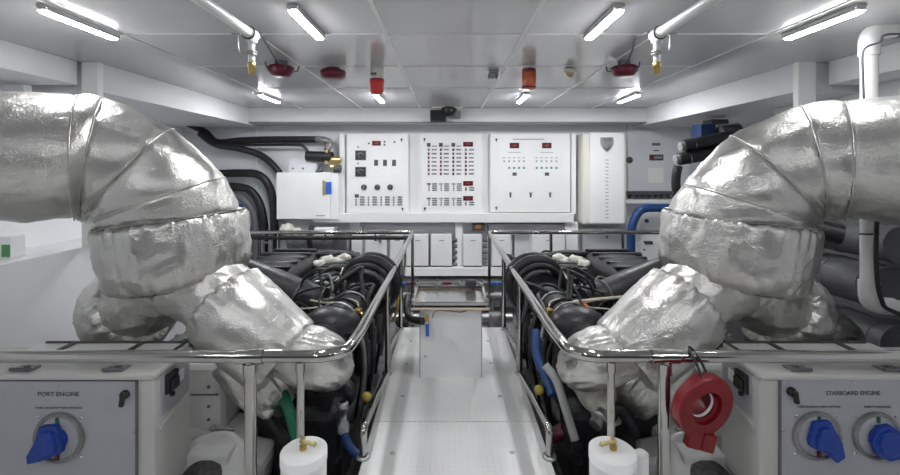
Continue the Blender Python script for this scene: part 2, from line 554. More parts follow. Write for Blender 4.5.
MB().lathe([(.001, 0), (.02, 0), (.03, .02)], (b.x, b.y, CEIL - .06), seg=24).build('cone', 'brasslight', t)
# camera on the beam
b = P(446, 112, 6.22)
t = thing('surveillance_camera', 'black camera and box fixed to the ceiling beam above the panels', 'camera', (b.x, 6.25, b.z - .1))
q = P(438.5, 116, 6.25)
MB().box((q.x, 6.24, q.z), (.24, .12, .16), .008).build('junction_box', 'blackgloss', t)
q = P(449, 113, 6.2)
MB().lathe([(.001, -.06), (.05, -.05), (.085, 0), (.09, .05), (.085, .09)], (q.x, 6.2, q.z + .02), (0, .5, 1), 24).build('camera_head', 'blackgloss', t)
MB().torus((q.x, 6.2, q.z + .06), (0, .4, 1), .1, .014).build('ring', 'chrome', t)
MB().box((q.x + .13, 6.24, q.z - .02), (.08, .1, .1), .01).build('spotlight', 'inkgrey', t)
MB().box2((q.x - .25, 6.17, CEIL - .02), (q.x + .2, 6.29, CEIL - .001), .004).build('mounting_plate', 'cream', t)

# ------------------------------------------------------------------ white PVC drain pipe, right
t = thing('drain_pipe', 'white plastic pipe rising behind the right foil elbow, with elbows', 'pipe', (2.8, 2.68, .6))
x0 = P(869, 100, 2.68).x
top, bot = P(869, 32, 2.68).z, P(869, 305, 2.68).z
MB().tube([(x0, 2.68, bot + .07), (x0, 2.68, top - .08)], .043, 22).build('riser', 'pvc', t)
MB().tube(fillet([(x0, 2.68, top - .15), (x0, 2.68, top), (x0 + .17, 2.68, top + .02)], .09), .053, 22).build('elbow', 'pvc', t)
MB().tube([(x0 + .15, 2.68, top + .02), (3.14, 2.68, top + .035)], .043, 22).build('branch', 'pvc', t)
MB().tube(fillet([(x0, 2.68, bot + .15), (x0, 2.68, bot), (x0 + .15, 2.68, bot - .01)], .08), .052, 22).build('elbow', 'pvc', t)
MB().tube([(x0 + .13, 2.68, bot - .01), (3.49, 2.68, bot - .06)], .042, 22).build('branch', 'pvc', t)
for py in (48, 234):
    MB().torus((x0, 2.68, P(0, py, 2.68).z), (0, .1, 1), .045, .005, 22, 8).build('cable_tie', 'black', t)
MB().torus((x0 + .16, 2.68, top + .02), (1, 0, .2), .054, .008, 22, 8).torus((x0 + .2, 2.68, top + .025), (1, 0, .2), .05, .006, 22, 8).build('pipe_clamp', 'inkgrey', t)
o = MB().tube(spline([(3.13, 2.58, 2.43), P(892, 34, 2.58), P(880, 42, 2.59), P(864, 50, 2.60), P(863, 75, 2.60), P(864, 100, 2.60)], 8), .006, 8).build('cable', 'ink')
tag(o, 'thin dark cable running down beside the white plastic pipe', 'cable')
o = MB().tube(spline([P(877, 215, 2.61), P(876, 260, 2.61), P(881, 298, 2.60), P(897, 313, 2.59), (3.2, 2.59, .62)], 8), .012, 8).build('hose', 'black')
tag(o, 'slim black hose hanging in a curve right of the white plastic pipe', 'hose')

# ------------------------------------------------------------------ foil-lagged exhausts
def wr_noise(p, f, a):
    return a * noise.noise(Vector(p) * f)


def crease(p, f, a):
    q = Vector(p) * f
    w_ = Vector((noise.noise(q * .6), noise.noise(q * .6 + Vector((9, 1, 4))), noise.noise(q * .6 + Vector((2, 8, 5)))))
    return a * (abs(noise.noise(q + w_ * 1.3)) - .25)


def foil_ring(pin, pout, b, n=96, amp=0.006, ph=0.0, tuck=0.0, sh=0.0):
    mid, d = (pin + pout) / 2, (pout - pin) / 2
    a = d.length
    d = d.normalized()
    ring = []
    for j in range(n):
        th = 2 * PI * j / n
        c, s = math.cos(th), math.sin(th)
        p = mid + d * (a * c) + Vector((-mid.x / mid.y * sh, -1, 0)) * (b * s)
        nrm = (d * c + Vector((0, -1, 0)) * s)
        inner = max(0, -c)                                # folds gather on the inside of the bend
        k = noise.noise(p * 5.0) * amp - crease(p, 4.0, amp * 3.2) - crease(p, 13.0, .0045) + inner ** 2 * noise.noise(Vector((ph * 4, th * 7, 3))) * .022 - tuck
        ring.append(p + nrm * k)
    return ring


def exhaust(side):
    global MIR
    Y0 = 2.6
    lab = 'silver foil lagged exhaust elbow rising from the %s engine beside the walkway' % side
    t = thing('lagged_exhaust', lab, 'exhaust pipe', P(172, 340, Y0), 'foil lagged exhausts')
    # seams: inner px, outer px, half depth
    DY = [2.1, 2.45, 2.53, 2.59, Y0, Y0]
    BB = [.30, .345, .36, .38, .375, .36]
    if side == 'left':
        SP = [((-75, 219), (-75, 91)), ((76, 219), (78, 95.5)), ((84, 220), (107, 98)), ((90, 221), (174, 129)), ((97, 223), (224, 177)), ((106, 226), (236, 210))]
    else:   # right one measured in its own pixels, then mirrored
        SP = [((985, 219), (985, 91)), ((843, 219), (843, 101.5)), ((820, 221), (797.5, 106)), ((812, 222), (730, 135.5)), ((806, 224), (685, 184)), ((798, 226), (671, 213))]

    def sp(p, Y):
        v = P(p[0], p[1], Y)
        if side == 'right':
            v.x = 2 * CX - v.x
        return v
    S = [(sp(i_, y_), sp(o_, y_), b_) for (i_, o_), y_, b_ in zip(SP, DY, BB)]
    SH = [.85, .85, .8, .68, .45, .2]
    names = ['pipe_cover', 'elbow_cover', 'elbow_cover', 'elbow_cover', 'elbow_cover']
    for i in range(len(S) - 1):
        (i0, o0, b0), (i1, o1, b1) = S[i], S[i + 1]
        rings = []
        n = 26 if i == 0 else 12
        for k in range(n + 1):
            f = k / n
            pin = i0.lerp(i1, f)
            pout = o0.lerp(o1, f)
            e = min(f, 1 - f) * n
            tuck = .009 * math.exp(-e * 1.3) - .006 * math.sin(PI * f)
            rings.append(foil_ring(pin, pout, b0 + (b1 - b0) * f, ph=i + f, tuck=tuck, sh=SH[i] + (SH[i + 1] - SH[i]) * f, amp=.003 if i == 0 else .007))
        MB().ringloft(rings, (i == 0, True)).build(names[i], 'foil', t)
        # stitched seam cord
        if i > 0:
            r = foil_ring(i0, o0, b0, n=64, amp=.003, tuck=.004, sh=SH[i])
            MB().tube(r + [r[0]], .0045, 6).build('seam', 'foil', t)
    # drum below the elbow, rims gathered with a drawstring
    tc, bc = P(174, 216, Y0), P(183, 283, Y0)
    ax = (bc - tc)
    L = ax.length
    prof = []
    N = 30
    for k in range(N + 1):
        f = k / N
        r = lerpl([.40, .404, .405, .404, .40, .395, .385, .37, .345], f)
        edge = min(f, 1 - f)
        r -= .075 * math.exp(-f * 38) + .085 * math.exp(-(1 - f) * 22)
        prof.append((r, L * f))

    def ruff(i, a, r, h):
        f = i / N
        g = math.exp(-f * 7) * 1.1 + math.exp(-(1 - f) * 5) * 1.3
        q = noise.noise(Vector((math.cos(a) * 3, math.sin(a) * 3, 7)))
        w = math.sin(44 * a + 7 * q) * (.016 * math.exp(-f * 9) + .012 * math.exp(-(1 - f) * 6)) + noise.noise(Vector((math.cos(a) * 7, math.sin(a) * 7, f * 3))) * .014 * (g + .2) - crease((math.cos(a) * .42, math.sin(a) * .42, f * .4), 4.5, .016 + .03 * math.exp(-(1 - f) * 5)) - crease((math.cos(a) * .42, math.sin(a) * .42, f * .4), 14, .006)
        return r + w, h + .012 * g * noise.noise(Vector((math.cos(a) * 5, math.sin(a) * 5, 1)))
    d = MB().lathe(prof, tc, ax, 160, fn=ruff)
    d.lathe([(.34, .006), (.3, -.01), (.001, -.01)], tc, ax, 60).lathe([(.28, L - .006), (.001, L)], tc, ax, 60)
    d.build('drum_cover', 'foil', t)
    MB().torus(tc + ax * .035, ax, .387, .006, 80, 6).torus(bc - ax * .03, ax, .305, .006, 80, 6).build('drawstring', 'castgrey', t)

    def sleeve(name, pts, rs, ruf0, ruf1, n=26, seg=96, folds=26, amp=.012):
        path = spline(pts, max(4, n // (len(pts) - 1)))
        m = len(path)
        rr = [lerpl(rs, i / (m - 1)) for i in range(m)]

        def fn(f, a, r):
            g = ruf0 * math.exp(-f * 12) + ruf1 * math.exp(-(1 - f) * 10)
            q = noise.noise(Vector((math.cos(a) * 3, math.sin(a) * 3, len(name))))
            return r * (1 - .09 * math.exp(-min(f, 1 - f) * 40)) + math.sin(folds * a + 6 * q) * .012 * g + noise.noise(Vector((math.cos(a) * 4, math.sin(a) * 4, f * 4 + len(name)))) * amp - crease((math.cos(a) * .3, math.sin(a) * .3, f * .5 + len(name)), 5.0, amp * 3) - crease((math.cos(a) * .3, math.sin(a) * .3, f * .5 + len(name)), 15.0, .005)
        return MB().tube(path, rr, seg, fn=fn).build(name, 'foil', t)
    # trouser piece: outboard leg with a ruffled round end, inboard leg to the engine
    sleeve('branch_cover', [P(174, 274, 2.60), P(154, 294, 2.62), P(132, 307, 2.68)], [.27, .215, .2], .1, .3, amp=.006)
    sleeve('end_cover', [P(140, 304, 2.665), P(130, 310, 2.73), P(119, 317, 2.83)], [.235, .28, .22], 2.4, 2.6, folds=30, amp=.006)
    r0 = P(137, 305.5, 2.68)
    MB().torus(r0, P(114, 315, 2.83) - P(134, 303, 2.665), .222, .005, 60, 6).build('drawstring', 'castgrey', t)
    sleeve('branch_cover', [P(194, 274, 2.57), P(214, 292, 2.54), P(236, 312, 2.52)], [.27, .222, .205], .1, .4, amp=.006)
    sleeve('branch_cover', [P(224, 302, 2.53), P(254, 329, 2.48), P(287, 358, 2.45)], [.25, .25, .232], 1.1, .9, amp=.004)
    sleeve('elbow_cover', [P(284, 350, 2.47), P(312, 357, 2.42), P(328, 364, 2.52), P(333, 368, 2.72)], [.14, .168, .145, .12], .8, .8, amp=.006)
    sleeve('elbow_cover', [P(240, 352, 2.60), P(262, 384, 2.58), P(278, 398, 2.70)], [.18, .15, .12], .8, .8)
    if side == 'right':
        sleeve('pipe_cover', [P(105, 322, 2.86), P(70, 345, 3.0), P(50, 380, 3.1)], [.17, .16, .15], .5, .2, amp=.02)
    return t


exhaust('left')
MIR = True
exhaust('right')
MIR = False

# ------------------------------------------------------------------ handrails
RZ = .752


def rail_group(side):
    t = thing('handrail', 'polished tube handrail around the %s engine, with posts and curved corner' % side, 'handrail', (HW0, 3.2, 0), 'walkway handrails')
    x = HW0 if side == 'left' else 2 * CX - HW1
    r = .029
    path = fillet([(-3.0, 2.05, RZ), (x, 2.05, RZ), (x, 6.0, RZ), (-2.9, 6.0, RZ)], .2, 10)
    # bigger bend at the front corner as in the photo
    path = fillet([(-3.0, 2.05, RZ), (x - .02, 2.05, RZ), (x, 2.35, RZ)], .26, 12)[:-1] + fillet([(x, 2.35, RZ), (x, 6.0, RZ), (-2.9, 6.0, RZ)], .08, 8)
    MB().tube(path, r, 20).build('top_rail', 'steel', t)
    fy = 2.05
    pxs = 250.5 if side == 'left' else mir_px(664, 2.05)
    px2 = 300.5 if side == 'left' else mir_px(611, 2.05)
    c = P(pxs, 0, fy)
    MB().cyl((c.x, fy, 0), (c.x, fy, RZ - .02), .028).build('post', 'steel', t)
    MB().cyl((c.x - .065, fy, RZ), (c.x + .065, fy, RZ), .035).lathe([(.035, 0), (.035, .05)], (c.x, fy, RZ - .08), seg=20, caps=(True, True)).build('tee_sleeve', 'steel', t)
    c = P(px2, 0, fy)
    MB().cyl((c.x, fy, 0), (c.x, fy, RZ - .02), .018).build('post', 'steel', t)
    MB().cyl((c.x, fy, RZ - .07), (c.x, fy, RZ - .025), .023).build('tee_sleeve', 'steel', t)
    ys = [2.45, 3.45, 4.42, 5.94]
    # near stub and post bays on the walkway edge
    MB().tube(fillet([(x, 2.45, .0), (x, 2.45, .17), (x, 3.40, .015)], .05), .021, 14).build('lower_rail', 'steel', t)
    MB().tube(fillet([(x, 3.53, .0), (x, 3.53, .16), (x, 4.38, .015)], .05), .018, 14).build('lower_rail', 'steel', t)
    for y in ys[1:]:
        MB().cyl((x, y, 0 if y < 5 else -.55), (x, y, RZ - .015), .022, seg=16).build('post', 'steel', t)
    for y in (2.45, 3.45, 4.4):
        MB().lathe([(.04, 0), (.04, .012), (.025, .016)], (x, y, 0), seg=18, caps=(True, False)).build('foot_flange', 'dullsteel', t)
    for q in (-1.35, -2.35):
        MB().cyl((q, 6.0, -.55), (q, 6.0, RZ - .015), .022, seg=16).build('post', 'steel', t)
    MB().tube([(x - .06, 6.0, RZ - .075), (-2.9, 6.0, RZ - .075)], .03, 12).torus((-1.0, 6.0, RZ - .075), (1, 0, 0), .034, .012, 14, 8).torus((-1.7, 6.0, RZ - .075), (1, 0, 0), .034, .012, 14, 8).build('mid_rail', 'black', t) if side == 'left' else None
    return t


def mir_px(px, Y):
    v = P(px, 0, Y)
    return (2 * CX - v.x) / Y * F + VX


rail_group('left')
MIR = True
rail_group('right')
MIR = False

# ------------------------------------------------------------------ front switch cabinets
YC = 2.10
K = YC / F


def q2(px, py, Y=YC):
    return P(px, py, Y)


def cabinet(side):
    global MIR
    right = side == 'right'
    MIR = right
    name = 'starboard' if right else 'port'
    t = thing('switch_cabinet', 'white switch cabinet lettered %s ENGINE, %s' % (name.upper(), 'with two blue switches' if right else 'with one blue switch'), 'cabinet', (-2.1, YC + .15, 0), 'engine switch cabinets')
    xr, xl, zt, yb = -1.44, -2.95, .645, 2.42
    MB().box2((xl, YC + .012, 0), (xr, yb, zt - .03), .012).build('body', 'cabwhite', t)
    lid = MB().box2((xl, YC - .012, zt - .028), (xr + .012, yb, zt), .009).build('lid', 'cabwhite', t)
    # raised rear tray with dark seal
    MB().box2((-2.28, yb - .15, zt - .002), (-1.45, yb, zt + .022), .004).build('tray', 'white', t)
    zt += .022
    MB().box2((-2.25, yb - .13, zt + .001), (-1.46, yb - .12, zt + .008)).box2((-2.25, yb - .012, zt + .001), (-1.46, yb, zt + .010)).box2((-1.475, yb - .13, zt + .001), (-1.46, yb, zt + .008)).box2((-1.72, yb - .13, zt + .001), (-1.69, yb, zt + .008)).box2((-2.1, yb - .13, zt + .001), (-2.07, yb, zt + .008)).build('seal_frame', 'sealdark', t)
    zt -= .022
    for hx in (28, 118.7):
        h = P(hx, 363, YC + .06)
        hb = MB().box((h.x, YC + .05, zt + .004), (.1, .06, .008), .002).build('hinge', 'castgrey', lid)
        MB().cyl((h.x - .05, YC + .02, zt + .012), (h.x + .05, YC + .02, zt + .012), .008, seg=12).box((h.x, YC + .055, zt + .010), (.02, .02, .01), .002).build('hinge_pin', 'inkgrey', lid)
    # side face: recessed socket panel
    z1, z2 = .615, .30
    sp = MB()
    sp.box2((xr - .004, YC + .06, z2 + .1), (xr + .006, yb - .03, z1), .003)
    sp.build('side_panel', 'panelgrey', t)
    MB().prism([(YC + .05 - 2.1, .24), (yb - 2.1 - .02, .30), (yb - 2.1 - .02, .32), (YC + .05 - 2.1, .26)], (xr, 2.1, .1), (0, 1, 0), (0, 0, 1), .014).build('side_trim', 'cabwhite', t)
    s = MB().box((xr + .012, YC + .13, .545), (.024, .09, .1), .006).build('socket', 'blackgloss', t)
    MB().box((xr + .03, YC + .13, .535), (.014, .065, .055), .005).cyl((xr + .02, YC + .125, .49), (xr + .02, YC + .125, .475), .012, seg=10).build('socket_cap', 'black', s)
    MB().box((xr + .0065, YC + .22, .535), (.003, .05, .06), .001).build('notice', 'white', t)
    MIR = False                                  # what faces the room is read left to right on both
    fx = lambda px, py: P(px, py, YC)
    if right:
        a, bb = fx(780.7, 379), fx(960, 500)
        txt = ('STARBOARD ENGINE', (852.5, 393), 54)
        sub = [('STBD ENGINE MAIN SWITCH', (818, 406.6), 43), ('PORT PARALLEL', (877, 406.6), 27)]
        sw = [((816, 434.6), 24, [(-9, 18), (6, 19), (17, -2), (20, -16), (12, -22), (2, -13), (-14, -6), (-14, 0)]),
              ((875, 434.6), 23.5, [(-6, 13), (6, 15), (19, 7), (27, -6), (20, -17), (4, -20), (-8, -14), (-13, -2)])]
        key = (790.4, 391)
        bolts = [(781 + 4, 382.5), (854, 383), (783, 430)]
    else:
        a, bb = fx(-70, 381), fx(136, 500)
        txt = ('PORT ENGINE', (59, 394), 41)
        sub = [('PORT ENGINE MAIN SWITCH', (59.5, 407.6), 46)]
        sw = [((60.4, 436.6), 25, [(-11, 16), (4, 17), (11, -1), (10, -10), (-10, -18), (-23, -21), (-24, -13), (-15, 3)])]
        key = (125.8, 394)
        bolts = [(59, 384.5), (132.5, 385), (134, 432)]
    fp = MB().box2((a.x, YC - .002, max(bb.z, .06)), (bb.x, YC + .014, a.z), .002).build('front_panel', 'panelgrey', t)
    sd = 1 if right else -1
    ex = a.x if right else bb.x
    # thin dark gap round the panel
    MB().box2((ex - .003, YC - .003, .05), (ex + .003, YC + .0135, a.z + .003)).box2((a.x, YC - .003, a.z - .002), (bb.x, YC + .0135, a.z + .003)).build('panel_gap', 'inkgrey', t)
    for p in bolts:
        c = fx(*p)
        MB().lathe([(.001, .004), (.006, .003), (.007, 0)], (c.x, YC - .0025, c.z), (0, -1, 0), 12).build('screw', 'dullsteel', fp)
    c = fx(*txt[1])
    text(txt[0], 'lettering', .03, (c.x, YC - .0035, c.z), 'ink', t, width=txt[2] * K)
    for s_, p, w in sub:
        c = fx(*p)
        text(s_, 'lettering', .014, (c.x, YC - .0035, c.z), 'ink', t, width=w * K)
    for (p, r, poly) in sw:
        c = fx(*p)
        R = r * K
        swo = MB().lathe(sharp([(R, 0), (R, .012), (R * .96, .018), (R * .86, .018), (R * .84, .010), (.001, .010)]), (c.x, YC - .002, c.z), (0, -1, 0), 40).build('rotary_switch', 'castgrey', t)
        MB().lathe([(R * .84, 0), (R * .83, .003), (.001, .003)], (c.x, YC - .0125, c.z), (0, -1, 0), 36).build('dial_plate', 'panelgrey', swo)
        h = MB()
        h.prism([(u * K, w * K) for u, w in reversed(poly)], (c.x, YC - .055, c.z), (1, 0, 0), (0, 0, 1), -.030)
        h.prism([(u * K * .62 , w * K * .72) for u, w in reversed(poly)], (c.x, YC - .068, c.z), (1, 0, 0), (0, 0, 1), -.014)
        h.cyl((c.x, YC - .06, c.z), (c.x, YC - .016, c.z), R * .42)
        ho = h.build('handle', 'blue', swo)
        bv = ho.modifiers.new('soft', 'BEVEL')
        bv.width = .006
        bv.segments = 2
        MB().box((c.x + .0, YC - .018, c.z + R * .72), (.016, .008, .03), .003).build('on_mark', 'green', swo)
        MB().box((c.x + .0, YC - .018, c.z - R * .74), (.018, .008, .03), .003).build('off_mark', 'redpaint', swo)
        for dx, dz in ((-1, 1), (1, 1), (-1, -1), (1, -1)):
            MB().lathe([(.001, .006), (.007, .004), (.009, 0)], (c.x + dx * R * .86, YC - .0025, c.z + dz * R * .78), (0, -1, 0), 12).build('screw', 'chrome', swo)
    c = fx(*key)
    kb = MB().lathe([(.022, 0), (.022, .012), (.016, .02), (.001, .02)], (c.x, YC - .002, c.z), (0, -1, 0), 24).build('key_switch', 'blackgloss', t)
    MB().box((c.x + .004, YC - .03, c.z - .016), (.022, .018, .062), .006, Matrix.Rotation(.15 * -sd, 3, 'Y')).build('lever', 'black', kb)


cabinet('left')
cabinet('right')
MIR = False

# ------------------------------------------------------------------ canisters with brass valves
def canister(side):
    t = thing('filter_canister', 'white round canister with brass T valve, foot of the %s thin post' % side, 'canister', P(303, 447, 1.93), 'white canisters in front of the rails')
    c = P(303.5, 447, 1.93)
    c = Vector((c.x, 1.935, 0))
    R, zt = .099, .385
    MB().lathe([(.001, 0), (R, 0), (R, zt - .06), (R - .004, zt - .05)], c, seg=40).build('body', 'white', t)
    MB().lathe(sharp([(R - .004, zt - .05), (R + .003, zt - .048), (R + .003, zt - .006), (R - .004, zt), (.02, zt + .006), (.001, zt + .006)]), c, seg=40).build('lid', 'white', t)
    v = MB().lathe([(.016, 0), (.016, .02), (.011, .024), (.011, .05), (.001, .052)], c + Vector((0, -.01, zt + .005)), seg=14).build('valve', 'brass', t)
    MB().tube([c + Vector((-.012, -.012, zt + .045)), c + Vector((.055, -.02, zt + .035))], .009, 10).ball(c + Vector((.055, -.02, zt + .035)), .011, 10).build('handle', 'brasslight', v)


canister('left')
MIR = True
canister('right')
MIR = False
t = thing('small_cup', 'small white capped pipe stub beside the right canister', 'cap', P(640, 470, 2.0))
c = P(641, 474, 1.99)
MB().lathe([(.03, 0), (.033, .02), (.033, .33), (.02, .34), (.001, .34)], (c.x, c.y, 0), seg=20, caps=(True, False)).build('body', 'white', t)

# ------------------------------------------------------------------ red ring on the right rail
c = P(702, 404.5, 1.965)
t = thing('red_flange_cover', 'red plastic ring with split tab, hung from the right front rail by black cord', 'flange cover', (c.x, c.y, c.z - .2))
ax = Vector((.24, -1, -.16)).normalized()
R = .147
MB().lathe(sharp([(.080, .03), (R - .006, .03), (R, .024), (R, -.02), (R - .006, -.026), (.08, -.026)]), c, ax, 64).build('ring', 'red', t)
MB().lathe(sharp([(.080, .03), (.078, .012), (.064, .010), (.056, -.07), (.064, -.07), (.08, -.026)]), c, ax, 48).build('inner_sleeve', 'red', t)
MB().lathe([(.0628, .0), (.0605, -.012)], c, ax, 48).build('label_band', 'white', t)
for s_ in (-1, 1):
    Rm = Matrix.Rotation(.25, 3, 'Y')
    MB().box(c + Rm @ Vector((s_ * .032 + .03, .0, -.158)), (.062, .045, .08), .006, Rm).build('clamp_tab', 'red', t)
o = MB().tube(spline([(c.x - .02, 1.93, c.z + .135), (c.x - .022, 1.97, RZ), (c.x - .012, 2.05, RZ + .036), (c.x + .005, 2.055, RZ + .034), (c.x + .02, 2.0, RZ - .01), (c.x + .024, 1.93, c.z + .1)], 8), .006, 8).build('cord', 'black', t)

# ------------------------------------------------------------------ engines
def engine(side):
    right = side == 'right'
    t = thing('engine', 'large black diesel engine behind the %s walkway handrail' % side, 'engine', (-1.45, 4.1, -.55), 'marine engines')
    MB().box2((-2.15, 2.95, -.30), (-.78, 5.5, .28), .06).box2((-1.9, 2.85, -.45), (-1.0, 5.3, -.28), .04).build('engine_block', 'engine', t)
    MB().box2((-2.2, 2.6, -.54), (-2.05, 5.6, -.3), .01).box2((-.74, 2.6, -.54), (-.64, 5.6, -.36), .01).build('engine_bed', 'castgrey', t)
    # cylinder head covers along both banks
    for bank, bx in (('in', -.98), ('out', -1.92)):
        for k in range(6):
            y = 3.15 + k * .42
            R_ = Matrix.Rotation(.35 if bank == 'in' else -.35, 3, 'Y')
            h = MB().box((bx, y, .33), (.32, .36, .17), .035, R_).build('head_cover', 'enginegrey', t)
            m = MB()
            for dx in (-.12, .12):
                for dy in (-.13, .13):
                    m.lathe([(.014, 0), (.014, .014), (.001, .015)], Vector((bx, y, .33)) + R_ @ Vector((dx, dy, .083)), R_ @ Vector((0, 0, 1)), 8)
            m.build('cover_bolts', 'dullsteel', h)
    # ribbed intake boxes on top, valley
    def ribbed(name, c, s, ribs, mi='engine', rz=0.0, ry=0.0):
        Rr = Matrix.Rotation(rz, 3, 'Z') @ Matrix.Rotation(ry, 3, 'Y')
        m = MB()
        rings = []
        n = 20
        for k in range(n + 1):
            f = k / n
            e = math.sin(PI * min(1, max(0, f))) ** .25 if 0 < f < 1 else .45
            ring = []
            for j in range(36):
                a = 2 * PI * j / 36
                ca, sa = math.cos(a), math.sin(a)
                p = Vector((math.copysign(abs(ca) ** .55, ca) * s[0] / 2 * e, (f - .5) * s[1], math.copysign(abs(sa) ** .55, sa) * s[2] / 2 * e))
                ring.append(Vector(c) + Rr @ p)
            rings.append(ring)
        m.ringloft(rings)
        for k in range(ribs):
            y = (k + .5) / ribs * s[1] * .84 - s[1] * .42
            m.box(Vector(c) + Rr @ Vector((0, y, s[2] * .46)), (s[0] * .8, .05, .035), .012, Rr)
        return m.build(name, mi, t)
    ribbed('intake_manifold', (-1.72, 4.35, .55), (.62, 1.5, .36), 6, 'engine')
    ribbed('intake_manifold', (-1.18, 4.75, .52), (.34, 1.1, .22), 7, 'engine')
    # charge air trunks coming forward and the ring clamps
    A = [P(368, 287, 3.75), P(354, 305, 3.38), P(338, 322, 3.05), P(322, 345, 2.85), P(312, 372, 2.82)]
    MB().tube(spline(A, 8), [.088 + .036 * min(1, i / 16) + .008 * math.sin(i / 32 * 9) for i in range(33)], 28).build('charge_air_hose', 'black', t)
    d = (A[1] - A[0]).normalized()
    for s_, r_, w_ in ((-.05, .225, .05), (.04, .205, .026), (-.16, .225, .04)):
        MB().torus(A[0] + d * s_, d, r_, w_, 40, 12).build('hose_rib', 'black', t)
    sp_ = spline(A, 8)
    for q_ in (5, 9, 13, 19, 24):
        MB().torus(sp_[q_], sp_[q_ + 1] - sp_[q_ - 1], .096 + .036 * min(1, q_ / 16) + .008 * math.sin(q_ / 32 * 9), .008 if q_ % 2 else .014, 32, 8).build('hose_clamp', 'dullsteel' if q_ in (9, 24) else 'black', t)
    for q_ in range(14):
        r1, r2, r3 = random.Random(q_ + (50 if right else 0)).random(), random.Random(q_ + 100).random(), random.Random(q_ + 200).random()
        p0 = P(290 + 60 * r1, 276 + 30 * r2, 3.3 + .8 * r3)
        p1 = p0 + Vector((.1 + .2 * r2, -.1 + .3 * r1, .06 + .04 * r3))
        p2 = p1 + Vector((.12 * r3, -.25 * r2, -.06))
        p3 = p2 + Vector((.05, -.1, -.16))
        MB().tube(spline([p0 - Vector((.05, 0, .1)), p0, p1, p2, p3], 6), .007 + .012 * r1, 8).build('cable', ['black', 'engine', 'black', 'castgrey'][q_ % 4], t)
    MB().torus(A[2], (A[2] - A[1]), .142, .007, 36, 8).build('hose_clamp', 'dullsteel', t)
    MB().lathe([(.001, .12), (.12, .1), (.175, .02), (.18, -.1), (.14, -.2), (.1, -.4)], P(366, 290, 3.82), -d, 32).build('turbocharger', 'engine', t)
    # cross tube from behind the lagging
    MB().tube(spline([P(236, 268, 3.75), P(272, 282, 3.6), P(300, 294, 3.5), P(322, 302, 3.45)], 8), .115, 24).build('crossover_pipe', 'enginegrey', t)
    MB().torus(P(302, 295, 3.49), P(322, 302, 3.45) - P(300, 294, 3.5), .118, .009, 30, 8).build('hose_clamp', 'inkgrey', t)
    MB().ball(P(332, 322, 3.0), .17, 24, (1.15, 1.0, .62)).build('air_box', 'engine', t)
    # white lagging on the turbo outlet
    for k in range(4):
        MB().ball(P(320 + k * 8, 264 - (k % 2) * 3 - k, 4.6 + .06 * k), .06, 20, (1.2, 1, .8), amp=.5, fr=9).build('turbo_lagging', 'lagwhite', t)
    # valley clutter: brackets, actuators, sensors
    rnd = random.Random(11 if right else 5)
    for k in range(34):
        y = 3.0 + rnd.random() * 2.3
        x = -1.42 + rnd.random() * .75
        z = .40 + rnd.random() * .16
        s_ = .03 + rnd.random() ** 2 * .12
        m = MB().box((x, y, z), (s_, s_ * (.8 + rnd.random()), s_ * .9), .012, Matrix.Rotation(rnd.random() * 1.5, 3, 'Z'))
        m.cyl((x, y, z - .16), (x, y, z), s_ * .3, seg=10)
        m.cyl((x - s_ * .2, y, z + s_ * .4), (x + s_ * .6, y - .03, z + s_ * .55), .018, seg=10)
        m.build('actuator', ['engine', 'enginegrey', 'castgrey', 'engine', 'dullsteel'][k % 5], t)
    for k in range(12):
        y = 3.1 + k * .2
        x = -1.0 - rnd.random() * .1
        pts = [(x, y, .42), (x - .05, y + .03, .56 + rnd.random() * .06), (x - .22, y + .06, .58 + rnd.random() * .05), (x - .36, y, .44)]
        MB().tube(spline(pts, 6), .011 + .006 * rnd.random(), 8).build('fuel_pipe', ['dullsteel', 'black', 'castgrey', 'black'][k % 4], t)
    # rectangular black bracket at the rear
    c = P(325, 255, 5.0) if not right else P(mir_px(555, 5.0), 256, 5.0)
    MB().box(c, (.3, .12, .06), .01).box(c + Vector((-.12, 0, -.12)), (.05, .12, .22), .01).box(c + Vector((.12, 0, -.12)), (.05, .12, .22), .01).box(c + Vector((0, .02, -.2)), (.22, .14, .12), .02).build('rear_bracket', 'engine', t)
    # hoses over the top
    hs = [([P(262, 256, 5.0), P(295, 255, 5.0), P(340, 254, 5.0), P(362, 260, 4.8), P(375, 273, 4.5)], .045, 'black'),
          ([P(300, 285, 3.9), P(318, 276, 3.9), P(332, 268, 4.0), P(345, 270, 4.2)], .022, 'black'),
          ([P(310, 300, 3.3), P(328, 303, 3.3), P(345, 299, 3.2), P(357, 302, 3.2), P(358, 310, 3.15)], .007, 'creamwire'),
          ([P(296, 309, 3.2), P(312, 308, 3.2), P(322, 306, 3.25)], .006, 'creamwire'),
          ([P(318, 295, 3.6), P(328, 288, 3.7), P(340, 276, 3.9), P(343, 268, 4.1)], .009, 'creamwire'),
          ([P(335, 280, 4.0), P(348, 275, 4.0), P(360, 272, 4.1), P(368, 277, 4.1)], .02, 'bluehose' if not right else 'castgrey'),
          ([P(340, 285, 3.9), P(330, 300, 3.6), P(322, 316, 3.3)], .014, 'black')]
    if right:
        hs += [([P(mir_px(560, 3.3), 302, 3.2), P(mir_px(580, 3.3), 301, 3.2), P(mir_px(600, 3.3), 299, 3.2), P(mir_px(622, 3.3), 297, 3.3)], .012, 'creamwire'),
               ([P(mir_px(583, 3.2), 303, 3.2), P(mir_px(590, 3.2), 312, 3.1), P(mir_px(596, 3.2), 325, 3.0)], .016, 'orangehose')]
    for pts, r_, mm in hs:
        MB().tube(spline(pts, 8), r_, 10).build('hose', mm, t)
    c = P(357, 311, 3.12)
    MB().box(c, (.07, .06, .035), .008).cyl(c, c + Vector((.05, -.02, -.02)), .016, seg=10).build('brass_fitting', 'brass', t)
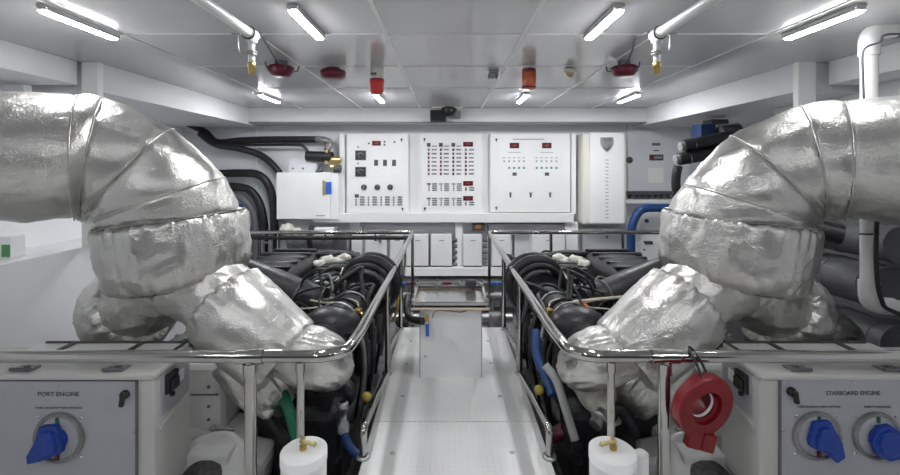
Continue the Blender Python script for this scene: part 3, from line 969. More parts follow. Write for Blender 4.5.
    # aisle side: filters, pump, pulleys, wiring down to the bilge
    for k in range(3):
        y = 3.55 + k * .32
        MB().lathe([(.001, 0), (.06, .004), (.065, .03), (.065, .26), (.05, .28), (.05, .33), (.001, .33)], (-.70, y, -.05), seg=22).build('oil_filter', 'enginegrey', t)
    MB().lathe([(.001, -.04), (.09, -.04), (.1, -.02), (.085, 0), (.1, .02), (.09, .04), (.001, .04)], (-.72, 2.92, .12), (0, 1, 0), 28).build('pulley', 'engine', t)
    MB().lathe([(.001, -.05), (.17, -.05), (.18, -.02), (.16, 0), (.18, .02), (.17, .05), (.001, .05)], (-1.15, 2.84, -.05), (0, 1, 0), 36).build('pulley', 'enginegrey', t)
    MB().box((-.86, 2.95, .02), (.26, .3, .36), .05).box((-1.1, 2.9, .2), (.5, .24, .24), .05).build('water_pump', 'engine', t)
    for k in range(9):
        y = 2.8 + rnd.random() * 1.9
        x = -.66 - rnd.random() * .06
        pts = [(x - .1, y, .45), (x, y + .05, .3), (x + .02, y - .05 + rnd.random() * .1, .0), (x - .03, y + rnd.random() * .2 - .1, -.4)]
        MB().tube(spline(pts, 8), .012 + .014 * rnd.random(), 10).build('hose', ['black', 'black', 'castgrey', 'engine'][k % 4], t)
    # foreground lower plumbing
    MB().lathe([(.001, 0), (.028, .002), (.03, .03), (.001, .035)], P(366, 399, 2.75) if not right else P(mir_px(540, 2.75), 392, 2.75), (.3, -.3, 1), 18).build('filler_cap', 'yellow', t)
    if not right:
        a = P(343, 405, 2.6)
        v = MB().lathe([(.035, 0), (.035, .05), (.022, .06), (.022, .13), (.033, .135), (.033, .17), (.02, .18)], a - Vector((0, 0, .16)), seg=16).build('drain_valve', 'dullsteel', t)
        MB().tube(spline([P(342, 425, 2.6), P(346, 440, 2.58), P(354, 452, 2.56), P(366, 461, 2.56)], 8), .025, 14).build('hose', 'bluehose', t)
        MB().tube(spline([P(395, 275, 4.3), P(398, 290, 4.2), P(397, 310, 4.1), P(391, 322, 4.1)], 8), .011, 10).build('hose', 'yellow', t)
        MB().tube(spline([P(272, 378, 2.62), P(283, 395, 2.55), P(292, 420, 2.5), P(299, 455, 2.48), P(300, 500, 2.48)], 8), .033, 16).build('hose', 'green', t)
        MB().tube(spline([P(262, 408, 2.6), P(274, 425, 2.55), P(285, 440, 2.5), P(292, 462, 2.5)], 8), .026, 14).build('hose', 'black', t)
        for p in ((268, 388, 2.52), (262, 406, 2.52)):
            a = P(*p)
            MB().cyl(a, a + Vector((.06, -.02, -.04)), .03, seg=16).ball(a, .04, 16, amp=.3).build('hose_fitting', 'lagwhite', t)
    else:
        g = lambda px, py, Y: P(mir_px(px, Y), py, Y)
        MB().tube(spline([g(536, 330, 3.0), g(537, 355, 2.9), g(545, 375, 2.8), g(553, 395, 2.7)], 8), .03, 14).build('hose', 'bluehose', t)
        MB().tube(spline([g(545, 365, 2.75), g(556, 380, 2.7), g(566, 410, 2.62), g(575, 440, 2.56)], 8), .026, 14).build('hose', 'greyhose', t)
        a = g(577, 445, 2.55)
        MB().cyl(a, a + Vector((0, 0, -.1)), .034, seg=14).cyl(a + Vector((0, 0, -.03)), a + Vector((0, 0, -.05)), .045, seg=6).build('hose_fitting', 'engine', t)
        MB().box(g(560, 432, 2.9), (.16, .12, .05), .02, Matrix.Rotation(.5, 3, 'Y')).build('engine_mount', 'redpaint', t)
        MB().tube(spline([g(575, 375, 2.75), g(590, 385, 2.75), g(603, 402, 2.7), g(610, 425, 2.65)], 8), [.07 + .05 * math.sin(PI * i / 24) for i in range(25)], 20).build('turbo_lagging', 'lagwhite', t)
        a = g(603, 412, 2.5)
        MB().cyl(a, a + Vector((.07, -.06, -.04)), .035, seg=14).torus(a + Vector((.03, -.03, -.02)), (.07, -.06, -.04), .04, .012, 18, 8).build('sensor_fitting', 'dullsteel', t)
        MB().tube(spline([g(603, 432, 2.6), g(617, 408, 2.58), g(628, 420, 2.56), g(634, 435, 2.56)], 8), .035, 12).build('hose', 'black', t)
    # dark casing under the rail
    MB().box((-.88, 2.8, -.1), (.42, .3, .5), .06).box((-.76, 2.86, -.3), (.2, .4, .3), .03).build('gear_casing', 'engine', t)
    return t


engine('left')
MIR = True
engine('right')
MIR = False


# round grille housings and white casings below the front rails
def blower(side):
    t = thing('ventilation_blower', 'pale round blower housing with dark mesh face, beside the %s cabinet' % side, 'blower', P(207, 470, 2.32), 'round blower housings')
    c = P(204, 478, 2.36)
    ax = Vector((-.02, -.55, .8)).normalized()
    MB().lathe([(.001, -.2), (.18, -.2), (.235, -.14), (.245, .0), (.235, .02), (.215, .024), (.205, .012), (.16, .03), (.001, .045)], c, ax, 48).build('housing', 'filter', t)
    MB().lathe([(.115, .0), (.1, .02), (.001, .026)], c + ax * .03 + Vector((0, -.03, -.012)), ax, 40).build('mesh_face', 'mesh', t)
    MB().box2((c.x - .12, c.y + .02, -.55), (c.x + .12, c.y + .2, .06), .01).build('stand', 'filter', t)
    t = thing('air_filter_casing', 'glossy pale moulded casing behind the %s handrail post' % side, 'casing', P(215, 400, 2.75), 'moulded casings')
    c = P(212, 385, 2.85)
    MB().box((c.x, 2.78, c.z), (.36, .3, .42), .05).box((c.x + .12, 2.74, c.z - .30), (.4, .34, .24), .05, Matrix.Rotation(.25, 3, 'Y')).box((c.x + .30, 2.64, c.z - .46), (.30, .26, .4), .05, Matrix.Rotation(.2, 3, 'Y')).build('casing', 'filter', t)
    MB().box2((c.x - .17, 2.622, c.z + .05), (c.x + .16, 2.635, c.z + .056)).build('joint_line', 'inkgrey', t)
    for dz in (.1, -.02, -.1):
        MB().lathe([(.001, .008), (.009, .006), (.011, 0)], (c.x + .1, 2.63, c.z + dz), (0, -1, 0), 10).build('bolt', 'inkgrey', t)
    a = P(213, 428, 2.6)
    MB().cyl(a, a + Vector((.12, .02, -.02)), .012, seg=10).ball(a, .02, 10).build('pipe_stub', 'dullsteel', t)


blower('left')
MIR = True
blower('right')
MIR = False

# ------------------------------------------------------------------ white pedestal with clear lid on the walkway
x0, x1, y0, y1 = P(419.5, 0, 3.39).x, P(482, 0, 3.39).x, 3.39, 3.82
t = thing('sea_chest', 'white box pedestal with framed clear lid standing on the walkway', 'pedestal', ((x0 + x1) / 2, 3.7, 0))
ww = .02
m = MB().box2((x0, y0, 0), (x1, y0 + ww, .535)).box2((x0, y1 - ww, 0), (x1, y1, .535)).box2((x0, y0 + ww, 0), (x0 + ww, y1 - ww, .535)).box2((x1 - ww, y0 + ww, 0), (x1, y1 - ww, .535)).box2((x0 + ww, y0 + ww, .36), (x1 - ww, y1 - ww, .38))
m.build('body', 'white', t)
fx0, fx1, fy0, fy1 = x0 - .065, x1 + .055, y0 - .03, y1 + .05
ring = lambda z0, z1, w: MB().box2((fx0, fy0, z0), (fx1, fy0 + w, z1), .006).box2((fx0, fy1 - w, z0), (fx1, fy1, z1), .006).box2((fx0, fy0 + w, z0), (fx0 + w, fy1 - w, z1), .006).box2((fx1 - w, fy0 + w, z0), (fx1, fy1 - w, z1), .006)
MB().box2((x0 - .001, y0 - .002, .0), (x0 + .006, y0 + .001, .53)).box2((x1 - .006, y0 - .002, 0), (x1 + .001, y0 + .001, .53)).build('edge_seal', 'inkpale', t)
ring(.535, .556, .08).build('gasket', 'wood', t)
lid = ring(.575, .60, .03).build('lid_frame', 'steel', t)
MB().box2((fx0 + .005, fy0 + .005, .557), (fx1 - .005, fy1 - .005, .574)).build('clear_cover', 'acrylic', lid)
MB().cyl((x0 + .05, 3.72, .43), (x1 - .05, 3.72, .43), .045).cyl((x0 + .1, 3.6, .42), (x1 - .15, 3.6, .42), .025).build('strainer_pipe', 'castgrey', t)
MB().box2((x0 + ww, y0 + ww, .381), (x1 - ww, y1 - ww, .385)).build('chamber_floor', 'dark', t)
for (a, b2) in ((fx0 + .02, fy0 + .02), (fx1 - .02, fy0 + .02), (fx0 + .02, fy1 - .02), (fx1 - .02, fy1 - .02), (fx0 + .2, fy1 - .02), (fx1 - .2, fy1 - .02)):
    MB().cyl((a, b2, .55), (a, b2, .655), .008, seg=10).lathe([(.02, 0), (.02, .02), (.008, .025)], (a, b2, .60), seg=6, caps=(True, True)).build('wing_bolt', 'dullsteel', t)
MB().box((fx1 - .12, fy1 - .06, .63), (.09, .06, .07), .01).build('latch_block', 'ink', t)
a = P(427, 320, 3.35)
v = MB().cyl(a, a + Vector((0, .06, 0)), .014, seg=12).box(a + Vector((.0, -.005, .012)), (.035, .04, .035), .006).cyl(a + Vector((-.04, 0, -.005)), a, .016, seg=12).build('valve', 'brass', t)
MB().box(a + Vector((.004, -.02, -.07)), (.028, .012, .1), .004).build('handle', 'bluelabel', v)
MB().tube(spline([P(408, 296, 3.9), P(407, 310, 3.7), P(410, 318, 3.45), P(420, 321, 3.34), P(424, 321, 3.34)], 8), .028, 14).build('hose', 'black', t)
MB().tube(spline([P(432, 318, 3.36), P(436, 311, 3.36), P(450, 311, 3.38), P(462, 312, 3.38), P(470, 309, 3.4)], 8), .004, 6).build('wire', 'inkgrey', t)
MB().lathe([(.001, .008), (.01, .006), (.012, 0)], (P(425.5, 356, 3.388).x, 3.39, P(425.5, 356, 3.388).z), (0, -1, 0), 12).build('bolt', 'dullsteel', t)

# ------------------------------------------------------------------ back wall: boards and cabinets
YP = 6.58                                            # face of the cabinets


def w(px, py, Y=YP):
    return P(px, py, Y)


def pbox(m, px0, py0, px1, py1, ya, yb, bev=0.0, mi=0):
    a, b2 = P(px0, py0, ya), P(px1, py1, ya)
    return m.box2((a.x, ya, b2.z), (b2.x, yb, a.z), bev, mi)


# white board behind the cabinets with frame
struct('trim_20', pbox(MB(), 341, 134, 574, 222, 6.72, YB, .004), 'white')
struct('trim_21', pbox(MB(), 339.5, 134, 344.5, 222, 6.6, 6.72, .004), 'white')
struct('trim_22', pbox(pbox(MB(), 313, 213.5, 574, 222.5, 6.54, YB, .004), 571.5, 134, 576, 214, 6.6, 6.72), 'white')
struct('trim_23', pbox(pbox(pbox(pbox(MB(), 405, 268, 578, 276, 6.5, YB, .004), 455.5, 222, 462.5, 268, 6.6, YB), 566, 222, 578, 268, 6.6, YB), 350, 222, 362, 268, 6.65, YB), 'white')
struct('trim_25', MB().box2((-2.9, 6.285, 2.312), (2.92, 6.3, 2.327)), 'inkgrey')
struct('trim_24', pbox(MB(), 256, 128, 257.5, 222, 6.785, YB), 'wall')
struct('baseboard_back', pbox(MB(), 300, 283, 690, 287, 6.3, YB), 'dullsteel')


def latch(c, t):
    k = MB().lathe([(.016, 0), (.016, .012), (.001, .014)], c, (0, -1, 0), 14).build('latch', 'ink', t)
    MB().box(Vector(c) + Vector((0, -.016, -.014)), (.014, .01, .04), .003).build('key', 'ink', k)


# --- panel 1
t = thing('electrical_panel', 'left white electrical panel with two square meters and three round knobs', 'electrical panel', w(377, 213), 'wall mounted electrical panels')
pbox(MB(), 346.5, 134, 408.5, 213, YP + .012, 6.72, .006).build('enclosure', 'white', t)
d = pbox(MB(), 347.5, 134.7, 408, 212.5, YP, YP + .014, .006).build('door', 'white', t)
pbox(MB(), 349, 146, 402.5, 178, YP - .003, YP + .002, .001).build('meter_plate', 'white', d)
pbox(MB(), 349.5, 180, 402.5, 207, YP - .003, YP + .002, .001).build('breaker_plate', 'white', d)
g1 = lambda zx, zy: (340 + .1895 * zx, 130 + .1895 * zy)


def pat(g, zx, zy, sx, sy, depth, name, m, par, bev=.002):
    p = g(zx - sx / 2, zy - sy / 2)
    q = g(zx + sx / 2, zy + sy / 2)
    return pbox(MB(), p[0], p[1], q[0], q[1], YP - depth, YP + .001, bev).build(name, m, par)


o = pat(g1, 192, 70, 46, 25, .008, 'display', 'display', t)
c = w(*g1(192, 70))
text('440', 'digits', .035, (c.x, YP - .009, c.z), 'digits', o, width=.06)
for zy in (133, 220):
    o = pat(g1, 108, zy, 56, 50, .018, 'meter', 'meter', t)
    c = w(*g1(108, zy))
    pts = [Vector((c.x + .055 * math.cos(a), YP - .0195, c.z - .02 + .055 * math.sin(a))) for a in [PI * (.15 + .7 * k / 12) for k in range(13)]]
    MB().tube(pts, .003, 6).tube([Vector((c.x, YP - .0195, c.z - .03)), Vector((c.x - .03, YP - .0195, c.z + .02))], .002, 6).build('scale', 'inkpale', o)
    pat(g1, 95, zy - 43, 8, 8, .008, 'indicator', 'ink', t)
for zx in (190, 237, 285):
    o = pat(g1, zx, 173, 20, 32, .014, 'rocker_switch', 'ink', t)
for zx, zy in ((152, 71), (235, 62), (235, 78), (287, 63)):
    pat(g1, zx, zy, 9, 9, .008, 'push_button', 'ink', t)
for zx in (127, 197, 265):
    c = w(*g1(zx, 302))
    k = MB().lathe([(.044, 0), (.044, .012), (.03, .02), (.001, .02)], (c.x, YP - .001, c.z), (0, -1, 0), 24).build('selector_knob', 'ink', t)
    MB().box((c.x, YP - .028, c.z), (.014, .02, .075), .004, Matrix.Rotation(.3, 3, 'Y')).build('pointer', 'inkgrey', k)
pat(g1, 88, 348, 20, 18, .012, 'main_switch', 'ink', t)
for zx in (84, 150, 217, 283):
    for k in range(4):
        if not (zx == 84 and k == 0):
            pat(g1, zx, 356 + k * 13, 8, 8, .012, 'breaker', 'inkgrey', t)
        pat(g1, zx + 33, 355 + k * 13, 25, 9, .003, 'breaker_tag', 'inkgrey', t, 0)
for p in ((325, 50), (330, 415)):
    latch(w(*g1(*p)), d)
# --- panel 2
t = thing('electrical_panel', 'middle white breaker panel with four columns of small breakers', 'electrical panel', w(451, 213), 'wall mounted electrical panels')
pbox(MB(), 420, 133.5, 482.5, 213.5, YP + .012, 6.72, .006).build('enclosure', 'white', t)
d = pbox(MB(), 421, 134, 482, 213, YP, YP + .014, .006).build('door', 'white', t)
pbox(MB(), 425, 141, 477, 178, YP - .003, YP + .002, .001).build('breaker_plate', 'white', d)
pbox(MB(), 425, 180.5, 477, 209, YP - .003, YP + .002, .001).build('breaker_plate', 'white', d)
g2 = lambda zx, zy: (412 + .1895 * zx, 130 + .1895 * zy)
for ci, zx in enumerate((88, 152, 218, 284)):
    if ci < 3:
        pat(g2, zx, 78, 19, 20, .014, 'main_switch', 'ink', t)
        pat(g2, zx + 30, 85, 26, 6, .003, 'breaker_tag', 'inkgrey', t, 0)
    for k in range(7):
        zy = 104 + k * 21.3
        pat(g2, zx, zy, 10, 14, .012, 'breaker', 'reddot' if (k + ci) % 3 else 'inkgrey', t)
        pat(g2, zx + 29, zy, 26, 8, .003, 'breaker_tag', 'inkgrey', t, 0)
    for base in (287, 364):
        if ci < 3:
            pat(g2, zx + 1, base - 2, 20, 9, .008, 'indicator', 'reddot' if ci == 0 else 'inkpale', t)
            for k in range(3):
                pat(g2, zx + 2, base + 9 + k * 11, 7, 8, .01, 'breaker', 'inkgrey', t)
            for k in range(4):
                pat(g2, zx + 31, base - 2 + k * 11, 26, 8, .003, 'breaker_tag', 'inkgrey', t, 0)
        else:
            pat(g2, zx, base + 25, 8, 18, .01, 'breaker', 'inkgrey', t)
            pat(g2, zx + 31, base + 18, 26, 8, .003, 'breaker_tag', 'inkgrey', t, 0)
            pat(g2, zx + 31, base + 30, 26, 8, .003, 'breaker_tag', 'inkgrey', t, 0)
for i, zy in enumerate((75, 282, 361)):
    o = pat(g2, 296, zy, 52, 25, .008, 'display', 'display', t)
    c = w(*g2(297, zy))
    text(('27.6', '24.1', '24.0')[i], 'digits', .035, (c.x, YP - .009, c.z), 'digits', o, width=.07)
for p in ((66, 48), (68, 413)):
    latch(w(*g2(*p)), d)
# --- panel 3
t = thing('electrical_panel', 'right wide white panel with two displays and rows of green lamps', 'electrical panel', w(530, 212), 'wall mounted electrical panels')
pbox(MB(), 490, 133.5, 570.5, 212.5, YP + .012, 6.72, .006).build('enclosure', 'white', t)
d = pbox(MB(), 491, 134, 570, 212, YP, YP + .014, .006).build('door', 'white', t)
pbox(MB(), 500, 148, 564, 181, YP - .003, YP + .002, .001).build('lamp_plate', 'white', d)
g3 = lambda zx, zy: (484 + .1893 * zx, 130 + .1893 * zy)
pat(g3, 235, 49, 165, 5, .003, 'title_strip', 'inkpale', t, 0)
for i, zx in enumerate((161, 332)):
    o = pat(g3, zx, 82, 50, 29, .008, 'display', 'display', t)
    c = w(*g3(zx, 82))
    text(('380', '400')[i], 'digits', .035, (c.x, YP - .009, c.z), 'digits', o, width=.06)
    for k in range(5):
        pat(g3, zx - 54 + k * 26, 165, 9, 9, .006, 'lamp', 'inkpale', t)
        pat(g3, zx - 54 + k * 26, 147, 14, 4, .003, 'lamp_tag', 'inkpale', t, 0)
        if k > 0 or i == 1:
            c = w(*g3(zx - 54 + k * 26, 200))
            MB().lathe([(.017, 0), (.017, .008), (.001, .012)], (c.x, YP - .001, c.z), (0, -1, 0), 12).build('lamp', 'cyandot', t)
    pat(g3, zx + 1, 233, 22, 17, .01, 'push_button', 'ink', t)
    for zx2 in (zx - 40, ):
        pat(g3, zx, 118, 70, 3, .003, 'lamp_tag', 'inkpale', t, 0)
for zx in (140, 247, 350):
    pl = pat(g3, zx, 345, 68, 62, .004, 'switch_plate', 'white', t)
    p2 = pat(g3, zx, 345, 9, 22, .014, 'toggle_switch', 'ink', t)
    pat(g3, zx, 333, 14, 6, .01, 'toggle_collar', 'inkgrey', t)
for p in ((65, 50), (65, 410)):
    latch(w(*g3(*p)), d)
# --- charger
t = thing('battery_charger', 'tall white charger cabinet with chrome shield badge right of the panels', 'charger', w(604, 224))
pbox(MB(), 582.5, 133, 627, 224.5, 6.45, YB, .03).build('body', 'cream', t)
pbox(MB(), 590, 132.5, 625, 224, 6.40, 6.46, .02).build('front_cover', 'white', t)
c = w(607, 143, 6.39)
sh = [(-.1, .09), (.1, .09), (.1, -.02), (.06, -.09), (0, -.14), (-.06, -.09), (-.1, -.02)]
b0 = MB().prism([(u * .95, v_ * .95) for u, v_ in reversed(sh)], (c.x, 6.401, c.z), (1, 0, 0), (0, 0, 1), .014).build('badge', 'dullsteel', t)
MB().prism([(u * .6, v_ * .3 + .045) for u, v_ in reversed(sh)], (c.x, 6.388, c.z), (1, 0, 0), (0, 0, 1), .006).prism([(u * .4, v_ * .3 - .06) for u, v_ in reversed(sh)], (c.x, 6.388, c.z), (1, 0, 0), (0, 0, 1), .006).build('badge_face', 'chrome', b0)
m = MB()
for k in range(17):
    c = w(607, 160 + k * 3.6, 6.4)
    m.box((c.x, 6.40, c.z), (.045, .006, .012), .002)
m.build('vent_slots', 'inkpale', t)
# --- grey control cabinet on the right
t = thing('control_cabinet', 'grey flush cabinet on the back wall with round lock and black label', 'cabinet', w(650, 190, 6.7))
pbox(MB(), 628, 124, 690, 191, 6.74, YB, .004).build('door', 'wallgrey', t)
c = w(628.5, 160, 6.72)
MB().lathe([(.05, 0), (.05, .02), (.03, .03), (.001, .03)], (c.x + .02, 6.74, c.z), (0, -1, 0), 20).build('lock', 'ink', t)
o = pbox(MB(), 649.5, 154.5, 663.5, 160.5, 6.733, 6.741, .002).build('label_plate', 'ink', t)
c = w(657.5, 157.5, 6.73)
pbox(MB(), 654.3, 156.6, 662.3, 158.4, 6.730, 6.734).build('lettering', 'inkpale', o)
o = pbox(MB(), 650.5, 156, 653.5, 159, 6.730, 6.734).build('emblem', 'redpaint', o)
pbox(MB(), 652, 143, 660.5, 145.5, 6.735, 6.741).build('rating_plate', 'inkgrey', t)
pbox(MB(), 648, 168, 663.5, 183, 6.736, 6.741).build('notice', 'white', t)
pbox(MB(), 653.5, 150, 659, 151, 6.736, 6.741).build('red_mark', 'redpaint', t)
# gland rail
t = thing('terminal_rail', 'black terminal rail with cable glands under the grey cabinet', 'terminal rail', w(650, 200, 6.7))
pbox(MB(), 625.5, 191.3, 692, 195, 6.62, YB, .004).build('channel', 'ink', t)
for k in range(8):
    c = w(630 + k * 6.3, 196.5, 6.68)
    MB().cyl((c.x, 6.68, c.z - .03), (c.x, 6.68, c.z + .04), .022, seg=10).build('cable_gland', 'ink', t)
pbox(MB(), 625.5, 199.5, 692, 203.5, 6.6, YB, .004).build('trunking', 'white', t)
# blue pipe
o = MB().tube(fillet([P(700, 208, 6.4), P(640, 208, 6.4), P(631, 226, 6.4), P(631, 275, 6.4)], .14, 10), .062, 18).build('pipe', 'bluehose')
tag(o, 'dark blue bent pipe on the back wall under the terminal rail', 'pipe')
# lower grey door and white equipment on the right
t = thing('locker', 'low grey locker door with dark knob below the white charger', 'locker', w(603, 265, 6.7))
pbox(MB(), 583, 228, 625, 275, 6.68, YB, .006).build('door', 'wallgrey', t)
c = w(607, 237, 6.67)
MB().lathe([(.016, 0), (.016, .02), (.001, .024)], (c.x, 6.68, c.z), (0, -1, 0), 14).build('knob', 'ink', t)
t = thing('equipment_box', 'white low box with dark slot beside the right foil drum', 'box', w(648, 262, 6.6))
pbox(MB(), 641, 243, 668, 275, 6.45, YB, .01).build('body', 'white', t)
pbox(MB(), 645, 241.5, 653, 244.5, 6.44, 6.5, .004).build('handle_slot', 'ink', t)
pbox(MB(), 643.5, 249, 645.5, 250.5, 6.44, 6.46, .002).build('screw', 'ink', t)
t = thing('equipment_box', 'white upper box with round dark knob below the terminal rail', 'box', w(655, 230, 6.6))
pbox(MB(), 640, 212, 680, 241, 6.6, YB, .01).build('body', 'white', t)
c = w(647, 221, 6.58)
MB().lathe([(.03, 0), (.03, .02), (.001, .03)], (c.x, 6.6, c.z), (0, -1, 0), 16).build('knob', 'ink', t)

# --- left white cabinet with blue label
t = thing('relay_cabinet', 'white wall cabinet with blue tag left of the electrical panels', 'cabinet', w(307, 219))
pbox(MB(), 276.5, 173, 338.5, 219.5, 6.5, 6.75, .01).build('body', 'white', t)
d = pbox(MB(), 276.5, 172.5, 330, 219, 6.47, 6.5, .006).build('door', 'white', t)
pbox(MB(), 325.5, 182, 331.2, 194, 6.455, 6.472, .002).build('tag', 'bluelabel', d)
pbox(MB(), 322.3, 180.5, 325, 195, 6.455, 6.472, .004).build('handle', 'brasslight', d)
pbox(MB(), 316, 215.2, 325, 216.2, 6.466, 6.471).build('maker_strip', 'inkpale', d)
t2 = thing('mounting_bracket', 'bare metal bracket with two holes on top of the blue tagged cabinet', 'bracket', w(302, 172))
m = MB()
pbox(m, 288.5, 163, 317, 172.3, 6.6, 6.615, .003)
pbox(m, 289.5, 159, 306, 164, 6.6, 6.62, .003)
m.build('plate', 'wallgrey', t2)
for p in ((293, 168.5), (303, 168.5)):
    c = w(*p, 6.6)
    MB().lathe([(.016, 0), (.016, .006), (.001, .006)], (c.x, 6.6, c.z), (0, -1, 0), 14).build('screw_hole', 'inkgrey', t2)
# actuator and brass valves
t = thing('solenoid_valve', 'black actuator with brass valve fittings above the blue tagged cabinet', 'valve', w(330, 172, 6.5))
MB().tube([P(307, 156, 6.6), P(332, 157, 6.55)], .08, 20).build('actuator', 'engine', t)
m = MB()
for a, b2, r_ in (((330, 160), (341, 160), .05), ((331, 167), (340, 167), .05), ((327, 152), (327, 164), .045)):
    m.cyl(P(*a, 6.55), P(*b2, 6.55), r_, seg=14)
    m.cyl(P(*a, 6.55), P(a[0] + 1.5, a[1], 6.55), r_ * 1.3, seg=6)
m.build('valve_body', 'brasslight', t)
MB().cyl(P(334, 169, 6.5), P(341, 169, 6.5), .055, seg=14).build('coil', 'ink', t)
MB().tube(spline([P(317, 139, 6.65), P(325, 140, 6.6), P(330, 143, 6.6), P(327, 150, 6.55)], 8), .05, 14).build('hose_end', 'castgrey', t)
MB().tube(spline([P(320, 163, 6.5), P(319, 168, 6.5), P(316, 172, 6.5), P(323, 171, 6.5)], 6), .012, 8).build('wire', 'ink', t)

# --- cables on the left part of the back wall
def cable(name, pts, r, m, label, cat='cable', Y=6.68, grp='dark cables on the back wall'):
    o = MB().tube(spline([P(p[0], p[1], p[2] if len(p) > 2 else Y) for p in pts], 8), r, 12).build(name, m)
    tag(o, label, cat, grp)
    return o


cable('hose', [(185, 122, 6.5), (205, 132), (217, 142), (240, 140.5), (270, 139.5), (318, 139.5)], .052, 'black', 'thick black hose along the top of the back wall ending at brass valves', 'hose')
cable('cable', [(228, 143.5, 6.62), (245, 145, 6.62), (270, 144.8, 6.62), (298, 145, 6.62), (305, 147.5, 6.62), (310, 156, 6.6)], .022, 'black', 'thin black cable under the top hose bending down to the actuator')
cable('hose', [(200, 133, 6.6), (215, 144, 6.6), (237, 148, 6.6), (258, 154), (270, 162), (280, 173)], .052, 'black', 'black hose sloping down to the corner of the blue tagged cabinet', 'hose')
cable('hose', [(210, 174), (240, 173), (258, 174.5), (268, 184), (273, 200), (274.5, 225), (274.5, 262)], .06, 'black', 'black hose bending down beside the blue tagged cabinet', 'hose')
cable('hose', [(215, 186), (240, 187), (252, 192), (260, 205), (264, 225), (264, 262)], .06, 'black', 'second black hose of the nested bends behind the left foil drum', 'hose')
cable('cable', [(215, 195), (236, 196), (247, 203), (254, 216), (256, 240), (256, 262)], .045, 'inkgrey', 'third dark cable of the nested bends behind the left foil drum')
cable('cable', [(215, 203), (234, 204), (243, 212), (248, 226), (249, 262)], .045, 'bluehose', 'blue innermost cable of the nested bends behind the left foil drum')
# gear below the left cabinet
t = thing('pump', 'grey pump with white fittings below the blue tagged cabinet', 'pump', w(300, 250, 6.5))
MB().tube([P(290, 238, 6.5), P(338, 238, 6.5)], .17, 24).build('motor', 'castgrey', t)
MB().ball(P(287, 230, 6.4), .1, 16, amp=.3).ball(P(297, 232, 6.4), .07, 14).build('fitting', 'lagwhite', t)
MB().tube(spline([P(312, 226, 6.4), P(309, 236, 6.3), P(311, 250, 6.3), P(318, 262, 6.3)], 6), .035, 12).build('hose', 'black', t)
pbox(MB(), 314, 228, 333, 236, 6.3, 6.4, .01).build('rating_plate', 'white', t)
MB().cyl(P(340, 236, 6.3), P(340, 256, 6.3), .1).build('end_bell', 'ink', t)
t = thing('cable_ladder', 'dark upright cable ladder behind the left foil drum', 'cable ladder', w(262, 262, 6.5))
for px in (262, 270):
    pbox(MB(), px - 1.2, 233, px + 1.2, 285, 6.3, 6.36, .004).build('stile', 'castgrey', t)
for py in (242, 256, 270):
    pbox(MB(), 262, py, 270, py + 1.5, 6.31, 6.35).build('rung', 'castgrey', t)

# --- row of small white boxes
row = [(365, 387, 'with dark corner bracket, left of the left handrail'), (390, 403.5, 'narrow, crossed by the left handrail'), (406, 428.5, 'just right of the left handrail corner'), (430.5, 452, 'fourth from the left, with glands on its right edge'),
       (463, 482, 'left of the right handrail corner, with glands on its right edge'), (492, 511, 'just right of the right handrail corner'), (532, 565, 'wide, below the panel with green lamps')]
for px0, px1, s_ in row:
    t = thing('junction_box', 'small white wall box, ' + s_, 'box', w((px0 + px1) / 2, 267, 6.6), 'low row of white boxes')
    pbox(MB(), px0, 235, px1, 266, 6.56, YB, .01).build('body', 'white', t)
    pbox(MB(), px0 + .4, 234.3, px1 - .4, 265.5, 6.53, 6.56, .008).build('cover', 'white', t)
    pbox(MB(), px0 + .5, 265.6, px1 - .3, 267.6, 6.57, 6.7).build('gland_strip', 'ink', t)
    pbox(MB(), (px0 + px1) / 2 - 2, 240, (px0 + px1) / 2 + 3, 241, 6.526, 6.531).build('maker_strip', 'inkpale', t)
    if px0 in (430.5, 463):
        for k in range(5):
            c = P(px1 + 2.6, 240 + k * 6, 6.62)
            MB().cyl((c.x - .03, 6.62, c.z), (c.x + .04, 6.62, c.z), .035, seg=10).build('cable_gland', 'inkgrey', t)
    if px0 == 365:
        pbox(pbox(MB(), 379, 235, 386, 237, 6.5, 6.53), 379, 237, 381, 243, 6.5, 6.53).build('corner_bracket', 'inkgrey', t)
    if px0 == 492:
        pbox(MB(), 512.5, 235, 514.5, 266, 6.56, 6.6).build('hinge_strip', 'ink', t)
t = thing('relay', 'dark relay block with orange coil above the low row of boxes', 'relay', w(478, 229, 6.6))
pbox(MB(), 472, 222.8, 484.5, 230.8, 6.58, 6.7, .006).build('block', 'ink', t)
pbox(MB(), 475.5, 225, 481, 229, 6.56, 6.58, .006).build('coil', 'orangehose', t)
t = thing('cable_tray', 'dark slotted tray along the wall above the small white boxes', 'tray', w(350, 226, 6.6))
pbox(MB(), 360, 222.8, 455, 226.5, 6.62, YB, .003).build('tray', 'panelgrey', t)
pbox(MB(), 488, 224, 565, 231, 6.66, YB, .003).build('tray', 'panelgrey', t)
